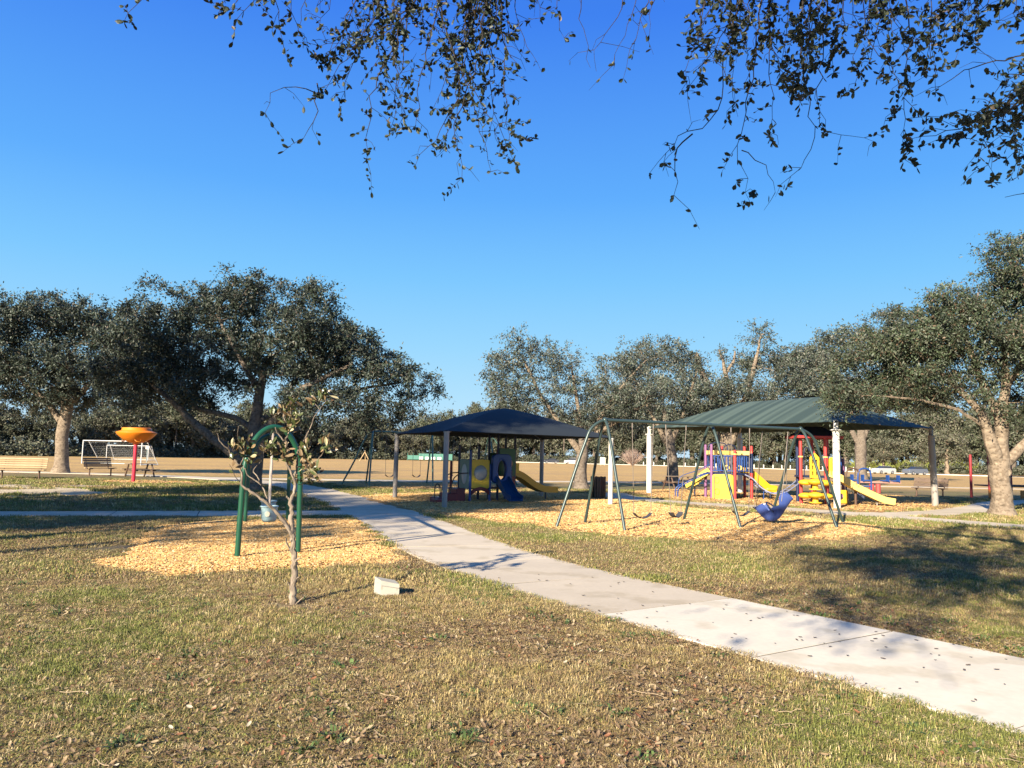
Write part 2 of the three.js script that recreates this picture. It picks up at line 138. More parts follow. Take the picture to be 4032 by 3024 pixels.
const HANGING_STEMS = [[[[-0.49,5.96,6],[-0.98,5.17,6],[-1.36,4.89,6],[-1.59,4.5,6]],0.9,0.35],[[[-1.58,4.49,6],[-1.8,4.55,6],[-1.99,4.5,6],[-2.05,4.33,6]],0.35,0.7],[[[-1.64,4.59,6],[-1.65,4.32,6],[-1.73,4.12,6]],0.3,0.7],[[[-0.66,6.12,6.2],[-1.05,5.14,6.2],[-1.24,4.56,6.2],[-1.25,4.04,6.2]],0.8,0.2],[[[-0.49,5.97,5.8],[-0.72,4.87,5.8],[-0.8,4.15,5.8]],1,0.2],[[[-0.43,6.16,6.1],[-0.46,4.86,6.1],[-0.59,4.13,6.1]],1,0.2],[[[-0.3,6.05,6],[-0.35,4.78,6],[-0.51,4.23,6],[-0.44,3.83,6]],1,0.2],[[[-0.27,6.16,6.3],[-0.24,4.92,6.3],[-0.15,4.16,6.3]],1,0.2],[[[-0.19,6.03,6],[-0.12,4.89,6],[-0.07,4.12,6]],1,0.2],[[[-0.11,6.09,6.2],[-0.01,5.3,6.2],[0.19,4.83,6.2]],0.15,0.5],[[[-0.73,5.81,5.7],[-0.58,4.88,5.7],[-0.29,4.3,5.7],[0.01,4.02,5.7]],0.8,0.3],[[[-0.94,6.32,6.3],[-1.01,4.94,6.3],[-1.08,4.35,6.3]],1,0.2],[[[-1.18,6.28,6.4],[-1.31,5.32,6.4],[-1.54,4.64,6.4]],0.8,0.3],[[[-0.16,6.25,6.4],[-0.1,5.34,6.4],[0.05,5.05,6.4]],0.6,0.3],[[[-0.45,6.0,6.1],[-0.52,4.52,6.1],[-0.83,3.96,6.1]],0.25,0.5],[[[-0.34,6.05,6.1],[-0.38,4.6,6.1],[-0.21,3.92,6.1]],0.2,0.6],[[[-0.88,6.23,6.36],[-0.82,5.36,6.36],[-0.61,5.24,6.36]],1,0.15],[[[-0.97,5.98,5.87],[-0.99,4.83,5.87],[-0.91,4.26,5.87]],1,0.15],[[[-1.12,6.61,6.68],[-1.14,5.59,6.68],[-1.44,5.39,6.68]],1,0.15],[[[-1.27,6.57,6.73],[-1.62,5.5,6.73],[-1.73,5.03,6.73]],1,0.15],[[[-1.02,5.9,6.0],[-1.0,5.11,6.0],[-1.2,4.97,6.0]],1,0.15],[[[-0.39,6.04,6.11],[-0.31,5.13,6.11],[-0.54,4.9,6.11]],1,0.15],[[[-1.2,6.04,5.9],[-1.02,5.06,5.9],[-1.04,4.97,5.9]],1,0.15],[[[-0.27,5.99,6.09],[-0.47,4.9,6.09],[-0.5,4.3,6.09]],1,0.15],[[[-0.27,5.88,5.89],[-0.14,4.96,5.89],[-0.02,4.74,5.89]],1,0.15],[[[-1.08,6.16,6.08],[-1.26,5.12,6.08],[-1.64,4.79,6.08]],1,0.15],[[[-0.45,6.62,6.68],[-0.36,5.61,6.68],[-0.55,5.51,6.68]],1,0.15],[[[-0.23,6.29,6.42],[-0.26,5.24,6.42],[-0.31,4.72,6.42]],1,0.15],[[[-1.19,6.42,6.68],[-1.3,5.3,6.68],[-1.01,4.64,6.68]],1,0.15],[[[-1.26,6.47,6.71],[-1.48,5.43,6.71],[-1.83,5.3,6.71]],1,0.15],[[[-1.25,6.5,6.65],[-1.25,5.66,6.65],[-1.19,5.38,6.65]],1,0.15],[[[-0.3,6.09,6.23],[-0.58,4.95,6.23],[-0.72,4.5,6.23]],1,0.15],[[[-0.82,6.4,6.52],[-0.64,5.22,6.52],[-0.54,4.94,6.52]],1,0.15],[[[-0.23,5.95,5.97],[-0.41,5.02,5.97],[-0.73,4.74,5.97]],1,0.15],[[[-1.03,6.18,6.12],[-1.43,5.22,6.12],[-1.61,4.84,6.12]],1,0.15],[[[-0.01,6.37,6.56],[-0.43,5.54,6.56],[-0.6,5.15,6.56]],1,0.15],[[[-1.47,5.86,6.2],[-1.81,5.51,6.2],[-1.88,5.15,6.2]],0.12,0.6],[[[-1.34,5.95,6.2],[-1.45,5.59,6.2],[-1.27,5.08,6.2]],0.12,0.6],[[[-1.19,5.84,6.2],[-1.56,5.48,6.2],[-1.7,5.19,6.2]],0.12,0.6],[[[-1.06,5.94,6.2],[-0.52,5.58,6.2],[0.26,5.47,6.2]],0.12,0.6],[[[-1.5,5.84,6.2],[-1.71,5.46,6.2],[-1.73,5.37,6.2]],0.12,0.6],[[[0.15,6.01,6.3],[0.12,5.58,6.3],[0.17,5.37,6.3]],0.8,0.5],[[[0.3,5.93,6.1],[0.29,5.36,6.1],[0.37,5.08,6.1]],0.6,0.7],[[[0.52,5.94,6.2],[0.5,5.47,6.2],[0.6,4.88,6.2]],0.05,0.6],[[[1.02,6.08,6.2],[0.8,5.29,6.2],[0.67,5.13,6.2],[0.65,4.85,6.2]],0.1,0.5],[[[1.13,5.88,6],[0.99,5.2,6],[0.85,4.69,6]],0.35,0.4],[[[1.21,5.92,6],[1.08,5.22,6],[1.06,5.06,6]],0.3,0.4],[[[1.03,5.78,6],[0.88,5.17,6],[0.77,4.81,6]],0.2,0.4],[[[1.79,5.85,5.6],[1.55,4.63,5.6],[1.47,4.22,5.6],[1.15,3.96,5.6],[1.0,3.75,5.6]],0.5,0.25],[[[1.32,4.06,5.6],[1.2,3.92,5.6],[1.18,3.58,5.6]],0.35,0.3],[[[1.83,5.76,5.6],[1.8,4.65,5.6],[1.68,3.92,5.6],[1.75,3.54,5.6]],0.7,0.2],[[[1.69,3.94,5.6],[1.84,3.83,5.6],[1.94,3.62,5.6]],0.08,0.3],[[[2.29,5.84,5.8],[2.24,4.77,5.8],[2.29,4.09,5.8],[2.1,3.74,5.8]],0.45,0.2],[[[2.54,6.02,5.8],[2.39,4.77,5.8],[2.39,4.24,5.8],[2.78,4.12,5.8]],0.5,0.25],[[[2.77,5.47,5.4],[2.89,4.84,5.4],[2.83,4.39,5.4],[2.81,3.84,5.4]],1.1,0.3],[[[2.64,5.64,5.5],[2.61,4.81,5.5],[2.8,4.54,5.5],[2.82,4.25,5.5]],0.8,0.2],[[[2.04,5.84,5.6],[1.91,4.79,5.6],[1.93,4.26,5.6],[1.92,4.01,5.6]],0.7,0.2],[[[2.8,5.73,5.57],[2.6,4.86,5.57],[2.53,4.6,5.57]],1.05,0.1],[[[2.75,5.74,5.54],[2.83,4.88,5.54],[2.91,4.72,5.54]],1.05,0.1],[[[2.25,5.97,5.95],[2.36,5.02,5.95],[2.41,4.84,5.95]],1.05,0.1],[[[2.66,5.67,5.51],[2.8,4.97,5.51],[3.0,4.72,5.51]],1.05,0.1],[[[2.41,5.71,5.4],[2.33,4.92,5.4],[2.06,4.72,5.4]],1.05,0.1],[[[2.46,5.49,5.24],[2.28,4.64,5.24],[2.24,4.38,5.24]],1.05,0.1],[[[3.15,6.2,5.99],[2.92,5.1,5.99],[2.72,4.62,5.99]],1.05,0.1],[[[2.2,5.71,5.39],[2.12,4.73,5.39],[2.11,4.32,5.39]],1.05,0.1],[[[1.83,6.21,6.23],[1.97,5.35,6.23],[2.06,5.16,6.23]],1.05,0.1],[[[1.61,5.7,5.39],[1.45,4.99,5.39],[1.58,4.8,5.39]],1.05,0.1],[[[2.44,6.43,6.4],[2.54,5.39,6.4],[2.42,4.98,6.4]],1.05,0.1],[[[2.17,6.14,5.94],[2.03,4.98,5.94],[2.26,4.62,5.94]],1.05,0.1],[[[3.06,6.31,6.23],[2.84,5.44,6.23],[2.99,5.44,6.23]],1.05,0.1],[[[2.75,6.33,6.26],[2.53,5.24,6.26],[2.32,4.77,6.26]],1.05,0.1],[[[2.12,5.95,5.8],[2.41,5.11,5.8],[2.47,4.83,5.8]],1.05,0.1],[[[1.83,5.7,5.34],[1.49,4.73,5.34],[1.24,4.31,5.34]],1.05,0.1],[[[1.59,6.03,6.08],[1.52,5.14,6.08],[1.71,4.75,6.08]],1.05,0.1],[[[2.09,5.86,5.67],[1.94,4.8,5.67],[2.14,4.5,5.67]],1.05,0.1],[[[3.02,6.26,6.15],[3.09,5.2,6.15],[3.07,4.8,6.15]],1.05,0.1],[[[1.44,5.87,5.69],[1.65,4.88,5.69],[1.67,4.36,5.69]],1.05,0.1],[[[2.18,5.84,5.54],[2.01,4.82,5.54],[2.01,4.65,5.54]],1.05,0.1],[[[1.64,6.35,6.32],[1.86,5.52,6.32],[2.07,5.29,6.32]],1.05,0.1],[[[1.77,5.78,5.49],[1.35,4.79,5.49],[1.39,4.68,5.49]],1.05,0.1],[[[2.18,6.18,6.22],[1.92,5.26,6.22],[1.95,4.78,6.22]],1.05,0.1],[[[2.41,5.9,5.59],[2.27,5.03,5.59],[2.13,4.83,5.59]],1.05,0.1],[[[3.26,6.23,6.02],[2.83,5.2,6.02],[2.68,5.17,6.02]],1.05,0.1],[[[1.62,5.77,5.8],[1.43,5.13,5.8],[1.37,4.81,5.8],[1.28,4.5,5.8]],0.5,0.4],[[[3.02,5.27,5.2],[2.92,4.71,5.2],[2.92,4.53,5.2],[2.94,4.23,5.2]],1.2,0.25],[[[3.92,4.69,5.3],[3.51,4.53,5.3],[3.24,4.46,5.3],[2.96,4.28,5.3]],0.12,0.3],[[[4.0,4.62,5.3],[3.37,4.12,5.3],[3.06,3.99,5.3],[2.82,3.93,5.3]],0.6,0.2],[[[3.81,4.43,5.3],[3.57,4.23,5.3],[3.36,3.94,5.3],[3.4,3.67,5.3]],0.9,0.2],[[[3.94,3.7,5.4],[3.74,3.61,5.4],[3.53,3.55,5.4]],0.02,0.5],[[[3.97,4.81,5.2],[3.56,4.2,5.2],[3.48,3.81,5.2]],1,0.2],[[[3.93,5.54,5.11],[3.72,4.86,5.11],[3.69,4.81,5.11]],1,0.15],[[[3.71,5.87,5.69],[3.42,5.06,5.69],[3.36,4.93,5.69]],1,0.15],[[[3.18,5.3,5.05],[3.16,4.76,5.05],[3.11,4.56,5.05]],1,0.15],[[[3.6,5.85,5.51],[3.3,5.01,5.51],[3.3,4.93,5.51]],1,0.15],[[[3.7,5.82,5.56],[3.51,5.03,5.56],[3.3,4.67,5.56]],1,0.15],[[[3.12,5.26,4.95],[3.05,4.65,4.95],[3.11,4.57,4.95]],1,0.15],[[[3.29,5.62,5.28],[3.15,4.9,5.28],[3.23,4.85,5.28]],1,0.15],[[[4.1,5.77,5.49],[3.87,4.98,5.49],[3.9,4.9,5.49]],1,0.15],[[[3.5,6.04,5.87],[3.41,5.35,5.87],[3.24,5.07,5.87]],1,0.15],[[[4.13,6.07,5.8],[3.83,5.16,5.8],[4.0,5.22,5.8]],1,0.15],[[[3.61,5.42,5.19],[3.57,4.78,5.19],[3.65,4.64,5.19]],1,0.15],[[[3.45,5.97,5.66],[3.28,5.17,5.66],[3.15,4.9,5.66]],1,0.15],[[[3.79,6.08,5.84],[3.4,5.09,5.84],[3.35,4.93,5.84]],1,0.15],[[[4.53,5.13,5.68],[3.88,4.55,5.68],[3.37,4.22,5.68]],1,0.15],[[[3.87,4.71,5.0],[3.57,3.91,5.0],[3.41,3.7,5.0]],1,0.15],[[[4.17,4.74,5.41],[3.67,4.27,5.41],[3.19,3.96,5.41]],1,0.15],[[[3.89,4.56,5.26],[3.59,4.41,5.26],[3.38,4.24,5.26]],1,0.15],[[[3.88,4.48,5.13],[3.46,4.11,5.13],[3.09,3.89,5.13]],1,0.15],[[[4.14,4.74,5.43],[3.74,4.43,5.43],[3.34,4.14,5.43]],1,0.15],[[[4.1,4.72,5.46],[3.87,4.33,5.46],[3.54,4.07,5.46]],1,0.15],[[[3.95,4.72,5.24],[3.64,3.97,5.24],[3.45,3.77,5.24]],1,0.15],[[[4.14,4.88,5.53],[3.83,4.45,5.53],[3.46,4.21,5.53]],1,0.15],[[[4.26,5.11,5.8],[3.86,4.25,5.8],[3.7,4.13,5.8]],1,0.15],[[[-2.62,5.13,5.4],[-2.83,4.89,5.4],[-2.92,4.73,5.4]],1,0.35],[[[-2.06,5.19,5.4],[-2.11,4.87,5.4],[-2.23,4.8,5.4]],1,0.4],[[[-1.94,5.23,5.4],[-2.01,4.87,5.4],[-2.09,4.77,5.4]],0.9,0.4],[[[-2.01,5.43,5.6],[-1.87,4.95,5.6],[-1.81,4.72,5.6]],0.7,0.4],[[[-1.77,5.45,5.6],[-1.75,4.94,5.6],[-1.69,4.8,5.6]],0.5,0.4]];
// ------------------------------------------------------------ ground
const grassTex = (() => {   // strokes of straw, blades and thatch
  const n = 1024, px = new Float32Array(n * n * 3), r = rngOf(11);
  for (let j = 0; j < n; j++) for (let i = 0; i < n; i++) { const a = .34 + .34 * tile(i / n, j / n, 16, 2, 4); const o = (j * n + i) * 3; px[o] = a * 1.02; px[o + 1] = a * .96; px[o + 2] = a * .86; }
  for (let k = 0; k < 26000; k++) {
    let x = r() * n, y = r() * n; const an = r() * 6.283, len = 8 + r() * 18, t = r();
    const c = t < .42 ? [.62, .66, .42] : t < .75 ? [.86, .78, .58] : t < .9 ? [.36, .31, .25] : [1, .94, .78], m = .7 + r() * .45;
    for (let s = 0; s < len; s++) { x += Math.cos(an); y += Math.sin(an); const o = ((((y | 0) % n + n) % n) * n + (((x | 0) % n + n) % n)) * 3; for (let q = 0; q < 3; q++) px[o + q] = lerp(px[o + q], c[q] * m, .75); }
  }
  return tex(n, (u, v, i, j) => { const o = (j * n + i) * 3; return [px[o], px[o + 1], px[o + 2]]; });
})();
{
  const line = (lo, hi, fine, growth) => { const a = []; for (let x = lo[0]; x <= hi[0]; x += fine) a.push(x); let s = fine; for (let x = hi[0] + s; x < hi[1]; s *= growth, x += s) a.push(x); a.push(hi[1]); s = fine; for (let x = lo[0] - s; x > lo[1]; s *= growth, x -= s) a.unshift(x); a.unshift(lo[1]); return a; };
  const xs = line([-16, -420], [16, 420], .3, 1.055), ds = line([2, -60], [40, 520], .3, 1.05);
  const pos = [], col = [], uv = [], idx = [];
  for (const d of ds) for (const x of xs) {
    pos.push(x, 0, -d); uv.push(x / 3.1, d / 3.1);
    const g = green(x, d), n = fbm(x * .9, d * .9, 21, 3), far = smooth(44, 56, d - .12 * x), band = fbm(x * .02, d * .22, 33, 3);
    let c = [lerp(.42, .28, g), lerp(.30, .26, g), lerp(.15, .085, g)];
    const straw = [.92 + .3 * (band - .5), .60 + .22 * (band - .5), .235];
    const m = .78 + .44 * n;
    c = c.map((v, i) => lerp(v * m, straw[i] * (.86 + .28 * n), far));
    const sandy = inPoly(SAND_FINE, ...wob(x, d, 1.6)) ? smooth(.30, .46, fbm(x * .8, d * .8, 44, 4)) : 0, bare = inPoly(BARE, ...wob(x, d, 1.2)) ? .8 : 0;
    c = c.map((v, i) => lerp(lerp(v, [1.15, .98, .76][i], sandy), [.42, .29, .17][i], bare));
    const dirt = smooth(.62, .74, fbm(x * .55 + 3, d * .55, 77, 4)) * .6 * (1 - far) + .4 * smooth(1.1, .25, Math.hypot(x + 2.25, d - 8.3) + (fbm(x * 2.2, d * 2.2, 91, 3) - .5) * 1.2) * (1 - far);
    c = c.map((v, i) => lerp(v, [.36, .27, .20][i], dirt));
    col.push(...c);
  }
  const w = xs.length;
  for (let j = 0; j < ds.length - 1; j++) for (let i = 0; i < w - 1; i++) { const a = j * w + i; idx.push(a, a + 1, a + w, a + 1, a + w + 1, a + w); }
  const g = new THREE.BufferGeometry();
  g.setAttribute('position', new THREE.Float32BufferAttribute(pos, 3)); g.setAttribute('color', new THREE.Float32BufferAttribute(col, 3)); g.setAttribute('uv', new THREE.Float32BufferAttribute(uv, 2));
  g.setIndex(idx); g.computeVertexNormals();
  structure('ground', g, new THREE.MeshStandardMaterial({ vertexColors: true, map: grassTex, bumpMap: grassTex, bumpScale: .03, roughness: .95 }));
}
// concrete walks: slabs with open joints over a darker bed
const concreteTex = tex(512, (u, v) => { const a = .80 + .16 * tile(u, v, 4, 3, 3) + .10 * (tile(u, v, 64, 8, 3) - .5), b = smooth(.54, .74, tile(u, v, 6, 13, 4)) * .13; return [a - b, a - b * 1.1, a - b * 1.4]; });
const CONCRETE = [[.69, .585, .435], [.66, .555, .41], [.63, .53, .395], [.80, .71, .565]].map(([r, g, b]) => std(r, g, b, .88, { map: concreteTex, bumpMap: concreteTex, bumpScale: .004 }));
function ribbon(pts, half, y0, y1, lift) {   // a closed slab along a line of (x, d) points; edges slightly rounded
  const pos = [], uv = [], idx = [], n = pts.length, prof = [[-half, y0], [-half, y1 - .012], [-half + .012, y1], [half - .012, y1], [half, y1 - .012], [half, y0]], m = prof.length;
  pts.forEach(([x, d], i) => {
    const a = pts[Math.max(0, i - 1)], b = pts[Math.min(n - 1, i + 1)], l = Math.hypot(b[0] - a[0], b[1] - a[1]), nx = (b[1] - a[1]) / l, nd = -(b[0] - a[0]) / l;
    for (const [s, y] of prof) { const w = lift ? lift(i, s) : 0; pos.push(x + nx * s, y + w, -(d + nd * s)); uv.push((x + nx * s) / 2.3, (d + nd * s) / 2.3); }
  });
  for (let i = 0; i < n - 1; i++) for (let k = 0; k < m - 1; k++) { const a = i * m + k; idx.push(a, a + 1, a + m, a + 1, a + m + 1, a + m); }
  for (const i of [0, n - 1]) { const a = i * m; idx.push(a, a + 1, a + 5, a + 1, a + 4, a + 5, a + 1, a + 2, a + 4, a + 2, a + 3, a + 4); }
  const g = new THREE.BufferGeometry(); g.setAttribute('position', new THREE.Float32BufferAttribute(pos, 3)); g.setAttribute('uv', new THREE.Float32BufferAttribute(uv, 2)); g.setIndex(idx);
  const f = g.toNonIndexed(); f.computeVertexNormals(); return f;
}
function walk(name, line, half, step, first, top = .022, bright) {
  const root = new THREE.Group(); root.name = numbered(name); root.userData.kind = 'structure'; scene.add(root);
  const c = curveOf(line), len = c.getLength(), r = rngOf(line.length * 7 + step * 10);
  part('bedding', ribbon(c.getSpacedPoints(Math.ceil(len)).map((p) => [p.x, p.z]), half - .02, -.06, top - .004), std(.10, .08, .06, .95), root);
  for (let s = first, k = 0; s < len; s += step, k++) {
    const e = Math.min(len, s + step - .024), pts = [];
    for (let i = 0; i <= 4; i++) { const p = c.getPointAt(clamp(lerp(s, e, i / 4) / len, 0, 1)); pts.push([p.x, p.z]); }
    const white = bright && pts[2][1] < bright;
    part('slab', ribbon(pts, half + (r() - .5) * .01, -.05, top + (r() - .5) * .003), CONCRETE[white ? (r() < .5 ? 3 : 0) : (r() * 3) | 0], root);
  }
}
// the joint that separates the newer, whiter slabs lies at (1.77, 8.61)
{ const c = curveOf(WALK), P = c.getSpacedPoints(2000), len = c.getLength(); let best = 9, at = 0; P.forEach((p, i) => { const q = Math.hypot(p.x - 1.77, p.z - 8.61); if (q < best) { best = q; at = i / 2000 * len; } }); walk('sidewalk', WALK, 1.02, 1.94, at % 1.94, .024, 8.6); }
walk('sidewalk', CROSS, .95, 1.94, 0, .017); walk('sidewalk', RIGHT_WALK, .95, 1.94, 0, .018); walk('sidewalk', FORK, .9, 1.94, 0, .013); walk('sidewalk', FAR_WALK, 1.0, 1.94, 0, .015);
// far road along the tree line on the right
{
  const pts = sampleLine([[-10, 262], [20, 246], [52, 236], [74, 206], [84, 165], [104, 146], [150, 140]], 60);
  structure('park_road', ribbon(pts, 3.2, -.05, .03), std(.50, .47, .42, .9, { map: concreteTex }));
  structure('road_kerb', ribbon(pts.map(([x, d]) => [x - 2.6, d - 2.2]), .14, -.05, .14), std(.68, .64, .57, .85));
}
// wood chip beds: mounded sheets with loose chips
const chipTex = (() => {
  const n = 512, px = new Float32Array(n * n * 3), r = rngOf(31);
  px.fill(.34);
  for (let k = 0; k < 5200; k++) {
    const x = r() * n, y = r() * n, an = r() * 3.1416, len = 6 + r() * 14, wd = 2 + r() * 3.5, t = r(), m = .62 + .38 * r(), c = t < .75 ? [1, .93, .78] : t < .92 ? [.82, .62, .42] : [1, .98, .92], ca = Math.cos(an), sa = Math.sin(an);
    for (let a = -len / 2; a < len / 2; a += .7) for (let b = -wd / 2; b < wd / 2; b += .7) { const o = (((y + a * sa + b * ca | 0) % n + n) % n * n + ((x + a * ca - b * sa | 0) % n + n) % n) * 3; for (let q = 0; q < 3; q++) px[o + q] = c[q] * m; }
  }
  return tex(n, (u, v, i, j) => { const o = (j * n + i) * 3; return [px[o], px[o + 1], px[o + 2]]; });
})();
const chipGround = std(.66, .40, .165, .9, { map: chipTex, bumpMap: chipTex, bumpScale: .03 });
const bedHeight = (x, d, k) => {
  const [a, b] = wob(x, d, .9), f = BEDS_FINE[k]; let q = 9; for (const p of f) q = Math.min(q, Math.hypot(p[0] - a, p[1] - b));
  const s = inPoly(f, a, b) ? q : -q; return -.02 + .055 * smooth(-.12, .45, s) + (s > 0 ? .035 * (fbm(x * 1.1, d * 1.1, 60 + k, 3) - .4) * smooth(0, .6, s) : 0);
};
BEDS_FINE.forEach((f, k) => {
  const x0 = Math.min(...f.map((p) => p[0])) - .6, x1 = Math.max(...f.map((p) => p[0])) + .6, d0 = Math.min(...f.map((p) => p[1])) - .6, d1 = Math.max(...f.map((p) => p[1])) + .6, s = k === 0 ? .14 : .22;
  const nx = Math.ceil((x1 - x0) / s), nd = Math.ceil((d1 - d0) / s), pos = [], uv = [], idx = [], keep = [];
  for (let j = 0; j <= nd; j++) for (let i = 0; i <= nx; i++) { const x = x0 + i * s, d = d0 + j * s, y = bedHeight(x, d, k); pos.push(x, y, -d); uv.push(x / 1.1, d / 1.1); keep.push(y > -.0199); }
  const w = nx + 1;
  for (let j = 0; j < nd; j++) for (let i = 0; i < nx; i++) { const a = j * w + i; if (keep[a] || keep[a + 1] || keep[a + w] || keep[a + w + 1]) idx.push(a, a + 1, a + w, a + 1, a + w + 1, a + w); }
  const g = new THREE.BufferGeometry(); g.setAttribute('position', new THREE.Float32BufferAttribute(pos, 3)); g.setAttribute('uv', new THREE.Float32BufferAttribute(uv, 2)); g.setIndex(idx); g.computeVertexNormals();
  structure('wood_chip_bed', g, chipGround);
});
const onWalk = (x, d, m = 0) => lineDist(x, d) < m;
function scatter(name, label, category, geo, mat, count, place, seed) {
  const r = rngOf(seed), m = new THREE.InstancedMesh(geo, mat, count), o = new THREE.Object3D(), c = new THREE.Color(); let n = 0;
  for (let tries = 0; n < count && tries < count * 12; tries++) if (place(r, o, c)) { o.updateMatrix(); m.setMatrixAt(n, o.matrix); m.setColorAt(n, c); n++; }
  m.count = n; m.name = numbered(name); m.userData = { label, category, kind: 'stuff' }; shade(m); scene.add(m); return m;
}
const pickTone = (r, list) => { let t = r(), k = 0; while (k < list.length - 1 && t > list[k][0]) { t -= list[k][0]; k++; } return list[k][1]; };
{
  const chip = new THREE.BoxGeometry(.055, .006, .017); { const p = chip.attributes.position; for (let i = 0; i < p.count; i++) { const x = p.getX(i), z = p.getZ(i); p.setXYZ(i, x * (z > 0 ? 1 : .72), p.getY(i) + x * x * 2, z * (x > 0 ? 1 : .6)); } chip.computeVertexNormals(); }
  const chipMat = new THREE.MeshStandardMaterial({ roughness: .85, color: 0xffffff });
  const tones = [[.42, [.64, .395, .15]], [.24, [.53, .30, .105]], [.17, [.68, .47, .22]], [.11, [.34, .19, .075]], [.06, [.74, .58, .34]]];
  BEDS_FINE.forEach((f, k) => {
    const x0 = Math.min(...f.map((p) => p[0])), x1 = Math.max(...f.map((p) => p[0])), d0 = Math.min(...f.map((p) => p[1])), d1 = Math.max(...f.map((p) => p[1]));
    scatter('wood_chips', ['pale golden wood chips under the green arch swing', 'pale golden wood chips spread under the swing set and navy canopy', 'pale golden wood chips around the play towers below the green canopy', 'pale golden wood chips under the far green swings', 'pale wood chips round the red funnel pole'][k], 'wood chips', chip, chipMat, [46000, 60000, 16000, 6000, 800][k], (r, o, c) => {
      const x = lerp(x0 - .5, x1 + .5, r()), d = lerp(d0 - .5, d1 + .5, r()), y = bedHeight(x, d, k);
      if (y < -.003 - .0168 * r() || onWalk(x, d, -.02) && r() > .004) return false;
      o.position.set(x, Math.max(y, 0) + .004 + r() * .012, -d); o.rotation.set((r() - .5) * 1.1, r() * 6.283, (r() - .5) * .9); o.scale.set(.6 + r() * 1.1, .7 + r(), .6 + r() * 1.1).multiplyScalar(k === 0 ? .78 : .95);
      const t = pickTone(r, tones), m = .85 + .3 * r(); c.setRGB(t[0] * m, t[1] * m, t[2] * m); return true;
    }, 500 + k);
  });
}
// ------------------------------------------------------------ grass and litter
function bladeTuft(seed, n, h, spread, lean, width) {
  const r = rngOf(seed), pos = [];
  for (let k = 0; k < n; k++) {
    const a = r() * 6.283, q = spread * Math.sqrt(r()), bx = q * Math.cos(a), bz = q * Math.sin(a), dir = r() * 6.283, ln = lean * (.3 + .9 * r()), hh = h * (.55 + .6 * r()), w = width * (.7 + .6 * r());
    const px = -Math.sin(dir) * w, pz = Math.cos(dir) * w, mx = bx + Math.cos(dir) * ln * hh * .45, mz = bz + Math.sin(dir) * ln * hh * .45, tx = bx + Math.cos(dir) * ln * hh * 1.25, tz = bz + Math.sin(dir) * ln * hh * 1.25, my = hh * .68, ty = hh * (1 - .33 * ln);
    pos.push(bx - px, -.004, bz - pz, bx + px, -.004, bz + pz, mx + px * .8, my, mz + pz * .8, bx - px, -.004, bz - pz, mx + px * .8, my, mz + pz * .8, mx - px * .8, my, mz - pz * .8, mx - px * .8, my, mz - pz * .8, mx + px * .8, my, mz + pz * .8, tx, ty, tz);
  }
  const g = new THREE.BufferGeometry(); g.setAttribute('position', new THREE.Float32BufferAttribute(pos, 3)); g.computeVertexNormals(); return g;
}
const bladeMat = new THREE.MeshStandardMaterial({ roughness: .75, side: THREE.DoubleSide, color: 0xffffff });
function grassTone(r, x, d, c) {
  const g = green(x, d), t = r(), m = .75 + .5 * r();
  const l = litter(x, d), s = t < (.08 + .74 * g) * (1 - .7 * l) ? [.175, .185, .040] : t < .60 + .26 * g - .28 * l ? [.36, .27, .105] : t < .86 ? [.225, .145, .075] : [.47, .37, .19];
  c.setRGB(s[0] * m, s[1] * m, s[2] * m);
}
function lawn(name, label, geo, count, d0, d1, seed, sc) {
  scatter(name, label, 'grass', geo, bladeMat, count, (r, o, c) => {
    const d = Math.sqrt(lerp(d0 * d0, d1 * d1, r())), x = (r() * 2 - 1) * (.74 * d + 1.2);
    if (fbm(x * .55 + 3, d * .55, 77, 4) > .64 + .2 * r()) return false;
    if (d < 9.6 && Math.hypot(x + 2.25, d - 8.3) + (fbm(x * 2.2, d * 2.2, 91, 3) - .5) * 1.2 < .7 * r() - .1) return false;
    if (d > 20 && inPoly(SAND_FINE, ...wob(x, d, 1.6)) && fbm(x * .8, d * .8, 44, 4) > .38 + .12 * r()) return false;
    if (onWalk(x, d, -.02 - .05 * r()) || inAnyBed(x, d) && r() > .015) return false;
    o.position.set(x, 0, -d); o.rotation.set((r() - .5) * .3, r() * 6.283, (r() - .5) * .3); const s = sc * (.6 + .75 * r()); const low = 1 - .5 * litter(x, d); o.scale.set(s, s * (.6 + .7 * r()) * low, s); grassTone(r, x, d, c); return true;
  }, seed);
}
lawn('grass', 'short winter grass in the near lawn', bladeTuft(3, 9, .05, .035, .95, .0021), 105000, 3.2, 9.5, 801, 1);
lawn('grass', 'short winter grass of the middle lawn', bladeTuft(4, 9, .055, .06, .9, .0035), 90000, 9.5, 20, 802, 1.2);
lawn('grass', 'thin winter grass round the playground', bladeTuft(5, 10, .06, .11, .9, .006), 45000, 20, 40, 803, 1.4);
